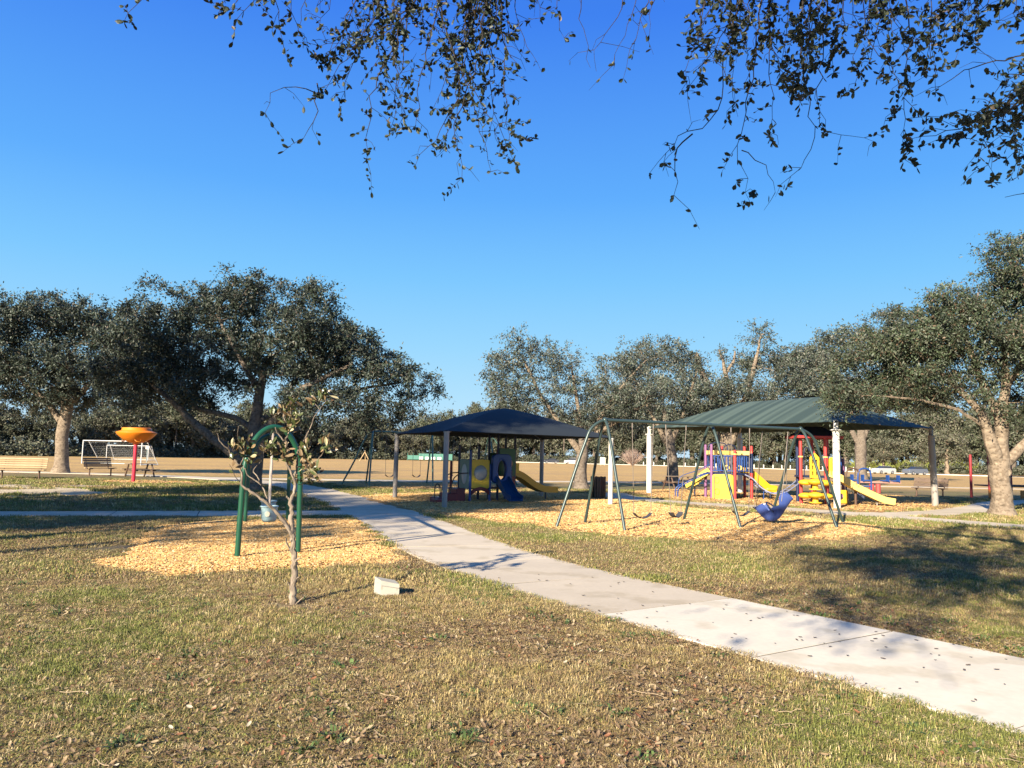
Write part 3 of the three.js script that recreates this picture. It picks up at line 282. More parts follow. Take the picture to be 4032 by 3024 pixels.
{
  const leaf = new THREE.PlaneGeometry(.045, .019, 4, 2); { const p = leaf.attributes.position; for (let i = 0; i < p.count; i++) { const x = p.getX(i), w = Math.sqrt(Math.max(0, 1 - (x / .0235) ** 2)); p.setY(i, p.getY(i) * (.25 + w)); p.setZ(i, x * x * 9 + Math.abs(p.getY(i)) * .5); } leaf.rotateX(-Math.PI / 2); leaf.computeVertexNormals(); }
  const leafMat = new THREE.MeshStandardMaterial({ roughness: .6, side: THREE.DoubleSide, color: 0xffffff });
  const tones = [[.42, [.22, .15, .08]], [.33, [.14, .09, .05]], [.16, [.29, .22, .13]], [.07, [.19, .08, .038]], [.02, [.42, .36, .26]]];
  scatter('fallen_leaves', 'dry brown oak leaves scattered through the near grass', 'leaves', leaf, leafMat, 12000, (r, o, c) => {
    const d = Math.sqrt(lerp(3.4 ** 2, 15 ** 2, r())), x = (r() * 2 - 1) * (.72 * d + .8), dens = .8 * (smooth(12, 4.5, d) * (.3 + .7 * smooth(-4, 2.5, x)) + .08) * (.12 + .88 * litter(x, d));
    if (r() > dens || onWalk(x, d, 0) || inAnyBed(x, d)) return false;
    o.position.set(x, .012 + r() * .028, -d); o.rotation.set((r() - .5) * 1.2, r() * 6.283, (r() - .5) * 1.2); o.scale.setScalar(.42 + .48 * r()); const t = pickTone(r, tones), m = .8 + .4 * r(); c.setRGB(t[0] * m, t[1] * m, t[2] * m); return true;
  }, 901);
  scatter('fallen_leaves', 'dark fallen oak leaves lying on the near concrete slabs', 'leaves', leaf, leafMat, 105, (r, o, c) => {
    const d = Math.sqrt(lerp(3.6 ** 2, 11 ** 2, r())), x = lerp(-.5, 5.4, r());
    if (!onWalk(x, d, -.04) || r() > smooth(11.5, 6.5, d)) return false;
    o.position.set(x, .030, -d); o.rotation.set((r() - .5) * .25, r() * 6.283, (r() - .5) * .25); o.scale.setScalar(.45 + .5 * r()); const m = .7 + .6 * r(); c.setRGB(.10 * m, .072 * m, .045 * m); return true;
  }, 902);
  const twig = new THREE.CylinderGeometry(.0022, .0034, .2, 5, 4); { const p = twig.attributes.position; for (let i = 0; i < p.count; i++) { const y = p.getY(i); p.setX(i, p.getX(i) + .013 * Math.sin(y * 22)); p.setZ(i, p.getZ(i) + .008 * Math.cos(y * 31)); } twig.rotateZ(Math.PI / 2); twig.computeVertexNormals(); }
  scatter('fallen_twigs', 'pale thin twigs lying in the near grass', 'twigs', twig, new THREE.MeshStandardMaterial({ roughness: .8, color: 0xffffff }), 130, (r, o, c) => {
    const d = Math.sqrt(lerp(3.6 ** 2, 10 ** 2, r())), x = (r() * 2 - 1) * (.7 * d + .5);
    if (onWalk(x, d, .05) || inAnyBed(x, d)) return false;
    o.position.set(x, .04, -d); o.rotation.set(0, r() * 6.283, (r() - .5) * .2); o.scale.set(.25 + r() * .8, .5 + .4 * r(), .5 + .4 * r()); const m = .7 + .5 * r(); c.setRGB(.36 * m, .27 * m, .17 * m); return true;
  }, 903);
  const weed = bladeTuft(9, 14, .045, .05, 1.3, .006);
  scatter('clover_weeds', 'small dark green weeds dotted along the lawn', 'weeds', weed, bladeMat, 240, (r, o, c) => {
    const d = Math.sqrt(lerp(3.6 ** 2, 11 ** 2, r())), x = (r() * 2 - 1) * (.7 * d + .5), q = lineDist(x, d);
    if (q < .02 || q > .7 && r() > .25 || inAnyBed(x, d)) return false;
    o.position.set(x, 0, -d); o.rotation.set(0, r() * 6.283, 0); o.scale.setScalar(.7 + .9 * r()); const m = .7 + .5 * r(); c.setRGB(.075 * m, .12 * m, .03 * m); return true;
  }, 904);
}
// ------------------------------------------------------------ trees
const barkTex = tex(256, (u, v) => { const a = .42 + .58 * tile(u, v, 8, 5, 4), r = smooth(.48, .66, tile(u, v, 16, 15, 3)) * .42; return [a - r * .5, a - r * .55, a - r * .6]; });
const bark = (r, g, b) => std(r, g, b, .9, { map: repeat(barkTex, 1), bumpMap: barkTex, bumpScale: .03 });
const BARK_PALE = bark(.34, .262, .185), BARK_GREY = bark(.25, .20, .155), BARK_DARK = bark(.21, .168, .13);
const leafMatOf = (rough = .5) => new THREE.MeshStandardMaterial({ vertexColors: true, roughness: rough, side: THREE.DoubleSide });
const OAK_LEAF = leafMatOf(.55), FAR_LEAF = leafMatOf(.7);
class LeafMesh {
  constructor() { this.p = []; this.c = []; }
  // a pointed blade folded along its midrib
  add(o, dir, nor, len, wid, col, detail) {
    const s = this._s ??= new THREE.Vector3(); s.crossVectors(dir, nor).normalize();
    const at = (t, w, f) => [o.x + dir.x * len * t + s.x * wid * w + nor.x * wid * f, o.y + dir.y * len * t + s.y * wid * w + nor.y * wid * f, o.z + dir.z * len * t + s.z * wid * w + nor.z * wid * f];
    const tri = (a, b, c) => { this.p.push(...a, ...b, ...c); for (let k = 0; k < 3; k++) this.c.push(col[0], col[1], col[2]); };
    if (detail) {
      const m0 = at(0, 0, 0), m1 = at(.35, 0, -.10), m2 = at(.72, 0, -.12), m3 = at(1, 0, 0), l1 = at(.35, -.40, .05), l2 = at(.72, -.46, .05), r1 = at(.35, .40, .05), r2 = at(.72, .46, .05);
      tri(m0, l1, m1); tri(m1, l1, l2); tri(m1, l2, m2); tri(m2, l2, m3); tri(m0, m1, r1); tri(m1, r2, r1); tri(m1, m2, r2); tri(m2, m3, r2);
    } else { const a = at(0, 0, 0), b = at(1, 0, 0), l = at(.5, -.5, .12), r = at(.5, .5, .12); tri(a, l, b); tri(a, b, r); }
  }
  geometry() { const g = new THREE.BufferGeometry(); g.setAttribute('position', new THREE.Float32BufferAttribute(this.p, 3)); g.setAttribute('color', new THREE.Float32BufferAttribute(this.c, 3)); g.computeVertexNormals(); return g; }
}
function unit(r, v = new THREE.Vector3()) { const z = r() * 2 - 1, a = r() * 6.283, q = Math.sqrt(1 - z * z); return v.set(q * Math.cos(a), z, q * Math.sin(a)); }
// tube through points with radii; noise roughens thick wood
function limbGeo(pts, rad, sides, rough = 0, seed = 1, flare = 0) {
  const pos = [], uv = [], idx = [], n = pts.length, t = new THREE.Vector3(), u = new THREE.Vector3(), w = new THREE.Vector3(), ref = new THREE.Vector3(.31, .12, .94); let run = 0;
  for (let i = 0; i < n; i++) {
    t.subVectors(pts[Math.min(n - 1, i + 1)], pts[Math.max(0, i - 1)]).normalize();
    if (i) run += pts[i].distanceTo(pts[i - 1]);
    u.crossVectors(ref, t).normalize(); w.crossVectors(t, u); ref.copy(w);
    for (let k = 0; k <= sides; k++) {
      const a = k / sides * 6.283185, kk = k % sides; let q = rad[i];
      if (rough) q *= 1 + rough * (vnoise(kk * 1.3 + seed, run * 2.2, seed) - .5) + rough * .8 * (vnoise(kk * .55 + seed, run * .9, seed + 5) - .5);
      if (flare && run < .5) q *= 1 + flare * (1 - run / .5) ** 2 * (.6 + .8 * vnoise(kk * .9, 3, seed));
      pos.push(pts[i].x + (u.x * Math.cos(a) + w.x * Math.sin(a)) * q, pts[i].y + (u.y * Math.cos(a) + w.y * Math.sin(a)) * q, pts[i].z + (u.z * Math.cos(a) + w.z * Math.sin(a)) * q);
      uv.push(k / sides * Math.max(1, Math.round(rad[i] * 6)), run * 1.2);
    }
  }
  const s = sides + 1;
  for (let i = 0; i < n - 1; i++) for (let k = 0; k < sides; k++) { const a = i * s + k; idx.push(a, a + s, a + 1, a + 1, a + s, a + s + 1); }
  const e = pos.length / 3; pos.push(pts[n - 1].x, pts[n - 1].y, pts[n - 1].z); uv.push(.5, run * 1.2); for (let k = 0; k < sides; k++) idx.push((n - 1) * s + k, e, (n - 1) * s + k + 1);
  const g = new THREE.BufferGeometry(); g.setAttribute('position', new THREE.Float32BufferAttribute(pos, 3)); g.setAttribute('uv', new THREE.Float32BufferAttribute(uv, 2)); g.setIndex(idx); g.computeVertexNormals(); return g;
}
const OAK_TONES = [[.5, [.030, .044, .027]], [.26, [.046, .060, .040]], [.19, [.085, .094, .074]], [.05, [.085, .066, .046]]];
// grows wood from trunk and limbs out to leaf clumps that fill the lobes of the crown
function growTree(o) {
  const r = rngOf(o.seed), nodes = [], add = (p, parent, r0 = 0) => { nodes.push({ p, parent, r0, r: 0, kids: [] }); if (parent >= 0) nodes[parent].kids.push(nodes.length - 1); return nodes.length - 1; };
  const near = (p, out) => { let b = -1, q = 1e9; for (let i = out ? 1 : 0; i < nodes.length; i++) { const n = nodes[i]; if (n.stop) continue; let e = n.p.distanceToSquared(p); if (out) { e += (n.p.y > p.y + .2 ? (n.p.y - p.y) ** 2 * 2 : 0); e += n.gen * .10; } if (e < q) { q = e; b = i; } } return b; };
  const poly = (pts, root) => {
    let last = root; pts.forEach(([x, y, z, rr], i) => {
      const p = L(x, y, z);
      if (i === 0 && root >= 0) return;
      if (last >= 0) { const a = nodes[last].p.clone(), ra = nodes[last].r0, len = a.distanceTo(p), k = Math.max(1, Math.round(len / (o.step ?? .35))); for (let s = 1; s <= k; s++) { const f = s / k, jit = s < k ? (o.jit ?? .05) : 0; last = add(a.clone().lerp(p, f).add(L((r() - .5) * jit, (r() - .5) * jit, (r() - .5) * jit)), last, lerp(ra, rr, f)); nodes[last].gen = root < 0 ? 0 : 1; } } else { last = add(p, -1, rr); nodes[last].gen = 0; }
    });
    return last;
  };
  poly(o.trunk, -1); const trunkEnd = nodes.length;
  for (const l of o.limbs ?? []) { const s = near(L(...l[0]), false); const keep = nodes[s].r0; nodes[s].r0 = l[0][3]; poly(l, s); nodes[s].r0 = keep; }
  const lobes = o.lobes, vol = lobes.map((l) => (l[6] ?? 1) * l[3] * l[4] * l[5]), sum = vol.reduce((a, b) => a + b, 0), clumps = [];
  for (let k = 0; k < o.clumps; k++) { let t = r() * sum, i = 0; while (i < vol.length - 1 && t > vol[i]) { t -= vol[i]; i++; } const l = lobes[i], d = unit(r), q = Math.pow(r(), .42); clumps.push(L(l[0] + d.x * l[3] * q, l[1] + d.y * l[4] * q, l[2] + d.z * l[5] * q)); }
  const root = nodes[trunkEnd - 1].p; clumps.sort((a, b) => a.distanceToSquared(root) - b.distanceToSquared(root));
  for (const c of clumps) {
    const s = near(c, true), a = nodes[s].p.clone(), len = a.distanceTo(c), k = Math.max(1, Math.ceil(len / (o.step ?? .4))), g = nodes[s].gen + 1; let last = s;
    const bend = L((r() - .5) * .3, .12 + .1 * r(), (r() - .5) * .3).multiplyScalar(len);
    for (let i = 1; i <= k; i++) { const f = i / k, p = a.clone().lerp(c, f).addScaledVector(bend, f * (1 - f)); p.add(L((r() - .5), (r() - .5), (r() - .5)).multiplyScalar(i < k ? .10 * Math.min(1, len) : 0)); last = add(p, last); nodes[last].gen = g; }
    nodes[last].tip = true;
  }
  const tw = o.twig ?? .008, ex = o.pipe ?? 2.35;
  for (let i = nodes.length - 1; i >= 0; i--) { const n = nodes[i]; n.r = n.kids.length ? Math.pow(n.kids.reduce((a, k) => a + Math.pow(nodes[k].r, ex), 0), 1 / ex) : tw; n.r = n.r0 ? Math.max(n.r0, Math.min(n.r, n.r0 * 1.15)) : Math.min(n.r, o.cap ?? .14); }
  const wood = [], trunkGeo = [];
  const trace = (from, start) => {
    const pts = [], rad = []; if (from >= 0) { pts.push(nodes[from].p); rad.push(Math.min(nodes[from].r * .8, nodes[start].r * 1.15)); }
    let i = start; for (;;) { pts.push(nodes[i].p); rad.push(nodes[i].r); const ks = nodes[i].kids; if (!ks.length) break; let b = ks[0]; for (const k of ks) if ((i < trunkEnd && k < trunkEnd ? 1e3 : nodes[k].r + (nodes[k].r0 ? .5 : 0)) > (i < trunkEnd && b < trunkEnd ? 1e3 : nodes[b].r + (nodes[b].r0 ? .5 : 0))) b = k; for (const k of ks) if (k !== b) trace(i, k); i = b; }
    if (pts.length < 2) return; const big = rad[0];
    (from < 0 ? trunkGeo : wood).push(limbGeo(pts, rad, big > .1 ? 12 : big > .04 ? 7 : big > .015 ? 5 : 3, big > .04 ? (o.rough ?? .22) : 0, (start % 97) + 1, from < 0 ? (o.flare ?? .35) : 0));
  };
  trace(-1, 0);
  const leaves = new LeafMesh(), dir = new THREE.Vector3(), nor = new THREE.Vector3(), sp = new THREE.Vector3(), at = new THREE.Vector3(), tones = o.tones ?? OAK_TONES;
  for (const n of nodes) {
    if (!n.tip) continue; const share = .55 + .9 * r(), sprigs = Math.max(3, Math.round(o.sprigs * share)), hue = .62 + .76 * r();
    for (let s = 0; s < sprigs; s++) {
      unit(r, sp); sp.y = sp.y * .8 - (o.droop ?? 0); const len = o.clumpR * (.55 + .75 * r()) * (r() < .1 ? 1.7 : 1);
      for (let k = 0; k < o.perSprig; k++) {
        const f = (k + r()) / o.perSprig; at.copy(n.p).addScaledVector(sp, len * f); at.x += (r() - .5) * o.leaf * 1.2; at.y += (r() - .5) * o.leaf * 1.2 - f * f * len * .15; at.z += (r() - .5) * o.leaf * 1.2;
        unit(r, dir).addScaledVector(sp, .7).normalize(); unit(r, nor); nor.y = Math.abs(nor.y) + .35; nor.addScaledVector(dir, -nor.dot(dir)).normalize();
        const t = pickTone(r, tones), m = hue * (.8 + .4 * r()); leaves.add(at, dir, nor, o.leaf * (.55 + .9 * r()), o.leaf * (o.fat ?? .46) * (.8 + .4 * r()), [t[0] * m, t[1] * m, t[2] * m], false);
      }
    }
  }
  return { trunk: join(trunkGeo), wood: wood.length ? join(wood) : null, crown: leaves.geometry(), nodes };
}
const mass = (m) => { m.userData.kind = 'stuff'; return m; };
function plantTree(name, label, at, o, barkMat, leafMat, group) {
  const t = thing(name, label, 'tree', at, group), g = growTree(o);
  part('trunk', g.trunk, barkMat, t); if (g.wood) mass(part('branches', g.wood, o.woodMat ?? barkMat, t)); mass(part('crown', g.crown, leafMat, t));
  return t;
}
const zd = (lobes, r) => lobes.map((l) => [l[0], l[1], (r() - .5) * 2 * l[3] * .6, l[2], l[3], l[4] ?? l[2] * 1.15, l[5]]);
const lobe = (list, seed, deep = 1) => { const r = rngOf(seed); return list.map(([x, y, rx, ry, w]) => [x, y, (r() - .5) * 1.6 * deep, rx, ry, rx * 1.1 * deep, w ?? 1]); };
// the wide dark oak behind the arch swing
plantTree('live_oak', 'wide dark live oak with low limbs behind the green arch swing', [-10.49, 31.65], {
  seed: 21, clumps: 980, sprigs: 17, perSprig: 8, clumpR: .52, leaf: .125, droop: .15,
  trunk: [[0, -.05, 0, .33], [.0, .9, 0, .28], [.05, 1.9, 0, .27], [-.05, 2.8, 0, .25], [.05, 3.6, 0, .2], [.2, 4.8, 0, .12]],
  limbs: [[[-.05, .9, .05, .2], [-1.0, 1.6, .2, .17], [-2.2, 2.55, .4, .15], [-3.2, 3.4, .3, .12], [-4.4, 4.3, 0, .08]], [[0, 2.5, 0, .15], [-.9, 2.95, -.2, .12], [-2.6, 3.3, -.5, .09], [-3.9, 4.4, -.8, .06]], [[.1, 2.2, 0, .17], [.9, 3.0, .2, .15], [2.0, 4.2, .5, .11], [4.0, 5.2, .6, .07]], [[.05, 2.9, 0, .13], [1.6, 3.6, -.5, .1], [4.0, 4.3, -.7, .06], [5.8, 4.6, -.4, .04]], [[.2, 4.2, 0, .12], [-.9, 5.8, .4, .09], [-1.8, 7.2, .2, .05]]],
  lobes: lobe([[-3.9, 7.1, 1.5, 1.45], [-2.3, 7.6, 1.6, 1.5], [-.9, 8.1, 1.2, 1.25], [.3, 7.7, 1.5, 1.45], [2.2, 7.2, 1.6, 1.5], [3.8, 6.0, 1.6, 1.3], [5.4, 5.0, 1.35, 1.0], [6.7, 4.5, .8, .7], [6.0, 3.6, 1.1, .55], [-4.3, 5.2, 1.7, 1.4], [-1.6, 5.6, 2.2, 1.4], [1.5, 5.5, 2.2, 1.4], [3.9, 3.9, 1.4, .8], [-3.0, 3.8, 1.4, .55], [3.0, 2.9, 1.2, .45, .7], [-4.8, 3.6, 1.0, .5], [-5.5, 6.3, 1.2, 1.3], [-5.7, 4.7, 1.1, .9], [-3.6, 4.4, 1.6, .7], [4.9, 3.5, 1.2, .5], [2.0, 3.7, 1.5, .6], [-1.2, 4.2, 1.8, .5], [5.2, 2.9, .8, .4], [3.9, 2.5, .8, .4]], 3, 1.5),
}, BARK_GREY, OAK_LEAF, 'live oaks standing in the lawn');
plantTree('live_oak', 'tall live oak with a pale trunk between the two slatted benches', [-27.59, 47.56], {
  seed: 22, clumps: 820, sprigs: 15, perSprig: 8, clumpR: .75, leaf: .175, step: .5, twig: .011,
  trunk: [[0, -.05, 0, .44], [0, 1.0, 0, .36], [-.05, 2.4, 0, .32], [.1, 4.0, 0, .29], [.1, 5.6, 0, .24], [0, 7.4, 0, .15]],
  limbs: [[[-.1, 3.2, 0, .2], [-1.0, 4.2, 0, .16], [-2.8, 5.8, .3, .11], [-4.4, 7.6, 0, .07]], [[.1, 4.0, 0, .22], [1.4, 5.4, .2, .16], [3.2, 7.2, 0, .1]], [[0, 5, 0, .18], [-1.0, 7.4, -.4, .13], [-1.6, 9.6, 0, .06]]],
  lobes: lobe([[-4, 9.0, 2.3, 1.8], [-1.4, 9.7, 2.4, 1.7], [1.5, 9.2, 2.3, 1.7], [3.4, 7.5, 2.1, 1.6], [4.8, 8.0, 1.8, 1.6], [5.0, 6.0, 1.8, 1.3], [-.6, 4.6, 2.2, .8], [-2.5, 6.6, 2.6, 1.7], [.9, 6.5, 2.6, 1.7], [-5.4, 6.8, 2.4, 1.7], [3.8, 5.1, 1.7, 1.0], [-3.2, 4.7, 1.9, .9]], 4, 1.4),
}, BARK_PALE, OAK_LEAF, 'live oaks standing in the lawn');
plantTree('live_oak', 'airy forked oak rising behind the navy canopy and slatted bin', [3.87, 42.03], {
  seed: 23, clumps: 560, sprigs: 9, perSprig: 7, clumpR: .6, leaf: .14, step: .4, woodMat: BARK_PALE,
  trunk: [[0, -.05, 0, .36], [-.05, 1.0, 0, .3], [.1, 2.1, 0, .27], [.0, 3.0, 0, .2], [-.4, 4.2, 0, .12]],
  limbs: [[[0, 1.9, 0, .2], [-1.0, 3.2, .2, .14], [-2.2, 4.8, .3, .1], [-3.2, 6.8, .2, .06]], [[.1, 2.2, 0, .19], [.9, 3.6, -.2, .14], [2.0, 5.4, 0, .09], [3.4, 7.0, .2, .05]], [[.1, 2.6, 0, .15], [1.8, 3.6, .2, .1], [3.6, 4.8, .2, .06]], [[0, 3, 0, .14], [-.3, 4.8, -.2, .09], [-.6, 6.6, 0, .05]]],
  lobes: lobe([[-4.2, 5.8, 1.2, 1.6], [-3.5, 7.6, 1.1, 1.1], [-2.5, 7.1, 1.2, 1.3], [-2.2, 5.0, 1.6, 1.2], [-.5, 6.3, .9, 1.2], [1.3, 6.2, .8, 1.0], [2.3, 7.0, 1.1, 1.1], [3.8, 7.2, 1.2, 1.3], [3.3, 5.1, 1.7, 1.1], [.6, 4.3, 1.4, .9], [5.0, 5.8, .9, .8], [-3.6, 4.2, 1.2, .7], [-4.6, 6.8, 1.0, 1.0], [-2.9, 3.6, 1.4, .6], [-1.4, 4.0, 1.2, .8], [-1.5, 7.0, 1.0, 1.0], [-4.2, 4.9, 1.2, .9], [.2, 5.4, 1.3, 1.0], [1.6, 4.6, 1.4, .9], [-.6, 3.6, 1.4, .6], [2.2, 3.6, 1.4, .6]], 5, 1.3),
  tones: [[.40, [.050, .066, .042]], [.32, [.085, .098, .072]], [.28, [.13, .13, .105]]],
}, BARK_GREY, OAK_LEAF, 'live oaks standing in the lawn');
plantTree('live_oak', 'airy oak filling the gap between the two canopies', [10.6, 50.5], {
  seed: 32, clumps: 430, sprigs: 9, perSprig: 7, clumpR: .68, leaf: .17, step: .45, woodMat: BARK_PALE,
  trunk: [[0, -.05, 0, .4], [0, 1.4, 0, .32], [-.2, 3.0, 0, .26], [-.6, 5.0, 0, .16]], limbs: [[[-.1, 2.4, 0, .2], [-1.4, 4.6, .2, .13], [-2.6, 7.0, 0, .06]], [[-.1, 2.6, 0, .2], [.9, 5.0, -.2, .13], [1.6, 7.6, 0, .06]]],
  lobes: lobe([[-2.6, 7.6, 1.3, 1.3], [-1.3, 8.6, 1.2, 1.1], [.2, 8.4, 1.2, 1.2], [1.4, 7.8, 1.1, 1.2], [-2.8, 5.6, 1.5, 1.2], [-.6, 6.2, 1.6, 1.2], [1.6, 5.8, 1.5, 1.1], [-3.8, 4.6, 1.5, 1.1], [-4.2, 6.4, 1.1, 1.0], [3.4, 6.4, 1.4, 1.1], [2.6, 4.6, 1.3, .9], [-1.4, 4.3, 1.5, .8], [.8, 4.2, 1.5, .8]], 15, 1.2),
  tones: [[.40, [.050, .066, .042]], [.32, [.085, .098, .072]], [.28, [.13, .13, .105]]],
}, BARK_GREY, OAK_LEAF, 'live oaks standing in the lawn');
plantTree('live_oak', 'storm broken oak with thick bare limb stubs behind the green canopy', [14.58, 52], {
  seed: 24, clumps: 620, sprigs: 9, perSprig: 7, clumpR: .7, leaf: .17, step: .45, woodMat: BARK_PALE, jit: .12,
  trunk: [[0, -.05, 0, .55], [0, 1.6, 0, .48], [-.1, 3.2, 0, .45], [-.5, 4.8, 0, .33], [-1.3, 6.6, .1, .25], [-1.9, 8.0, .1, .2], [-2.1, 8.9, .1, .13]],
  limbs: [[[-.1, 3.0, 0, .34], [.2, 5.0, .3, .2], [0, 7.0, .3, .13], [-.3, 8.4, .3, .10], [-.6, 9.2, .3, .04]], [[0, 7.4, .3, .12], [.4, 8.4, .3, .1], [.5, 9.1, .3, .05]], [[0, 2.6, 0, .36], [1.0, 4.8, -.2, .3], [1.6, 6.8, -.2, .2], [2.0, 8.6, 0, .12], [2.4, 10.3, 0, .06]], [[.5, 3.6, 0, .22], [2.4, 5.6, .2, .15], [4.4, 7.0, 0, .09], [6.2, 8.0, 0, .05]]],
  lobes: lobe([[-2.3, 8.5, .9, .7], [-1.4, 7.2, .8, .7], [-.2, 8.8, .6, .6], [-2.8, 6.2, 1.2, 1.1], [2.2, 10.2, 1.0, 1.1], [1.7, 8.3, 1.1, 1.1], [-.4, 9.2, .5, .4], [4.1, 7.2, 1.6, 1.4], [1.6, 6.0, 1.6, 1.2], [6.3, 7.9, 1.7, 1.7], [-1.2, 5.5, 1.2, .9], [6.0, 5.6, 2.0, 1.2], [3.4, 8.6, 1.2, 1.0], [4.8, 9.0, 1.3, 1.1], [2.6, 4.6, 1.8, .9], [.2, 4.6, 1.4, .8], [.9, 7.2, .9, .8], [7.8, 7.2, 1.4, 1.4]], 6, 1.3),
  tones: [[.40, [.050, .066, .042]], [.32, [.085, .098, .072]], [.28, [.13, .13, .105]]],
}, BARK_PALE, OAK_LEAF, 'live oaks standing in the lawn');
plantTree('live_oak', 'rounded oak between the broken oak and the big pale trunk', [34, 75], {
  seed: 25, clumps: 520, sprigs: 12, perSprig: 7, clumpR: 1.1, leaf: .26, step: .6, twig: .014,
  trunk: [[0, -.05, 0, .6], [0, 2, 0, .5], [.1, 4.5, 0, .42], [0, 7, 0, .25]], limbs: [[[0, 3.5, 0, .3], [-1.6, 6.5, 0, .2], [-3, 10, 0, .08]], [[0, 4, 0, .3], [2, 7.5, 0, .2], [3.4, 11, 0, .08]]],
  lobes: lobe([[-4.6, 11.4, 2.6, 2.4], [-1.4, 13.4, 2.8, 2.3], [2.4, 14.2, 3, 2.4], [5.4, 13.0, 3, 2.6], [1.2, 8.9, 3.4, 2.2], [-2.6, 7.6, 2.8, 1.8], [5.5, 9, 2.6, 2.2]], 7, 1.3),
  tones: [[.45, [.050, .066, .042]], [.32, [.08, .094, .068]], [.23, [.12, .12, .095]]],
}, BARK_GREY, OAK_LEAF, 'live oaks standing in the lawn');
// the nearest oak on the right, with its cut limbs
{
  const o = plantTree('live_oak', 'big pale trunked oak with sawn limb scars beside the forking walk', [16.56, 26.1], {
    seed: 26, clumps: 1250, sprigs: 14, perSprig: 8, clumpR: .46, leaf: .105, droop: .1, rough: .3, flare: .42, cap: .1,
    trunk: [[0, -.05, 0, .36], [0, .5, 0, .29], [-.03, 1.1, 0, .265], [-.05, 1.6, 0, .29], [.02, 2.0, 0, .28], [.06, 2.5, 0, .22], [.1, 3.1, 0, .19], [.25, 4.2, 0, .15], [.3, 5.6, 0, .10]],
    limbs: [[[-.05, 1.6, .05, .23], [-.22, 2.0, .1, .21], [-.38, 2.4, .1, .2], [-.46, 2.9, .1, .17], [-.75, 3.5, .2, .12], [-1.5, 4.2, .3, .10], [-2.6, 5.2, .3, .06]], [[.1, 1.75, .05, .17], [.45, 2.1, .1, .16], [.85, 2.5, .1, .14], [1.8, 3.3, .2, .11], [3.0, 4.6, .2, .07]], [[-.46, 2.9, .1, .07], [-1.6, 3.5, .5, .05], [-3.0, 3.8, .7, .035], [-4.6, 3.9, .8, .02]], [[.1, 3, 0, .14], [-.3, 4.4, -.3, .11], [-.9, 6.0, -.2, .07], [-1.1, 7.2, 0, .04]], [[.25, 4.2, 0, .11], [1.1, 5.8, .2, .08], [1.4, 7.6, .1, .05]]],
    lobes: lobe([[-4.3, 4.05, 1.3, .75], [-5.3, 3.9, .9, .55], [-4.6, 5.2, 1.2, .85], [-3.6, 5.9, 1.1, .9], [-2.2, 6.3, 1.4, 1.1], [-1.4, 4.0, 1.2, .5], [.9, 3.6, 1.2, .5], [-2.6, 5.7, 1.5, 1.1], [-2.9, 4.4, 1.4, .8], [-.7, 7.1, 1.3, 1.1], [.5, 8.7, 1.0, 1.1], [1.9, 8.6, 1.3, 1.3], [-1.6, 7.0, 1.1, 1.0], [1.6, 7.4, 1.6, 1.4], [-1.2, 4.4, 1.4, .8, .8], [.2, 5.7, 1.8, 1.2], [2.6, 5.8, 1.9, 1.4], [3.2, 4.3, 1.5, .9], [1.2, 4.2, 1.2, .7, .7]], 8, 1.2),
    tones: [[.42, [.044, .062, .032]], [.28, [.064, .084, .042]], [.22, [.10, .108, .076]], [.08, [.11, .072, .042]]],
  }, BARK_PALE, OAK_LEAF, 'live oaks standing in the lawn');
  for (const [x, y, z, s, ry] of [[-.24, 1.78, .22, .075, -.5], [.07, 1.46, .275, .1, .15]]) {
    const ring = new THREE.TorusGeometry(s, s * .32, 8, 18); const k = part('limb_scar', ring, BARK_PALE, o); k.position.set(x, y, z); k.rotation.set(.1, ry, 0); k.scale.y = 1.15;
    const face = new THREE.CylinderGeometry(s * .95, s * 1.15, .1, 18); face.rotateX(Math.PI / 2); part('cut_wood', face, std(.55, .43, .30, .85, { map: barkTex }), k).position.z = -.03;
  }
}
// oaks outside the left edge of the photograph; their shade falls across the left lawn and the walk
plantTree('live_oak', 'broad oak left of the frame shading the cross walk', [-20.5, 5.4], {
  seed: 27, clumps: 480, sprigs: 12, perSprig: 7, clumpR: .8, leaf: .22, step: .6, twig: .012, trunk: [[0, -.05, 0, .45], [0, 2, 0, .36], [0, 5, 0, .22]],
  lobes: lobe([[-3, 8, 3, 1.9], [0, 9, 3.2, 2.1], [3, 8, 2.8, 1.8], [0, 6.3, 4.4, 1.6], [3.6, 6.4, 2.2, 1.2]], 9, 1.2),
}, BARK_GREY, OAK_LEAF, 'oaks beyond the left edge');
plantTree('live_oak', 'tall oak left of the frame shading the navy canopy', [-12.6, 9.4], {
  seed: 28, clumps: 330, sprigs: 11, perSprig: 7, clumpR: .8, leaf: .2, step: .6, twig: .012, trunk: [[-.4, -.05, 0, .4], [-.2, 4, 0, .32], [0, 9, 0, .2]],
  lobes: lobe([[0, 11.4, 2.2, 1.5], [-1.6, 10.4, 2, 1.2], [.9, 12.4, 2.0, 1.2]], 10, 1.3),
}, BARK_GREY, OAK_LEAF, 'oaks beyond the left edge');
plantTree('live_oak', 'thin oak left of the frame dappling the arch swing chips', [-14.2, .6], {
  seed: 29, clumps: 60, sprigs: 6, perSprig: 6, clumpR: .6, leaf: .17, step: .5, twig: .012, trunk: [[-.6, -.05, 0, .25], [-.3, 3, 0, .2], [0, 6, 0, .1]],
  lobes: lobe([[0, 6.9, 2.2, .7], [2.0, 7.4, 1.4, .6]], 11, 1.2),
}, BARK_GREY, OAK_LEAF, 'oaks beyond the left edge');
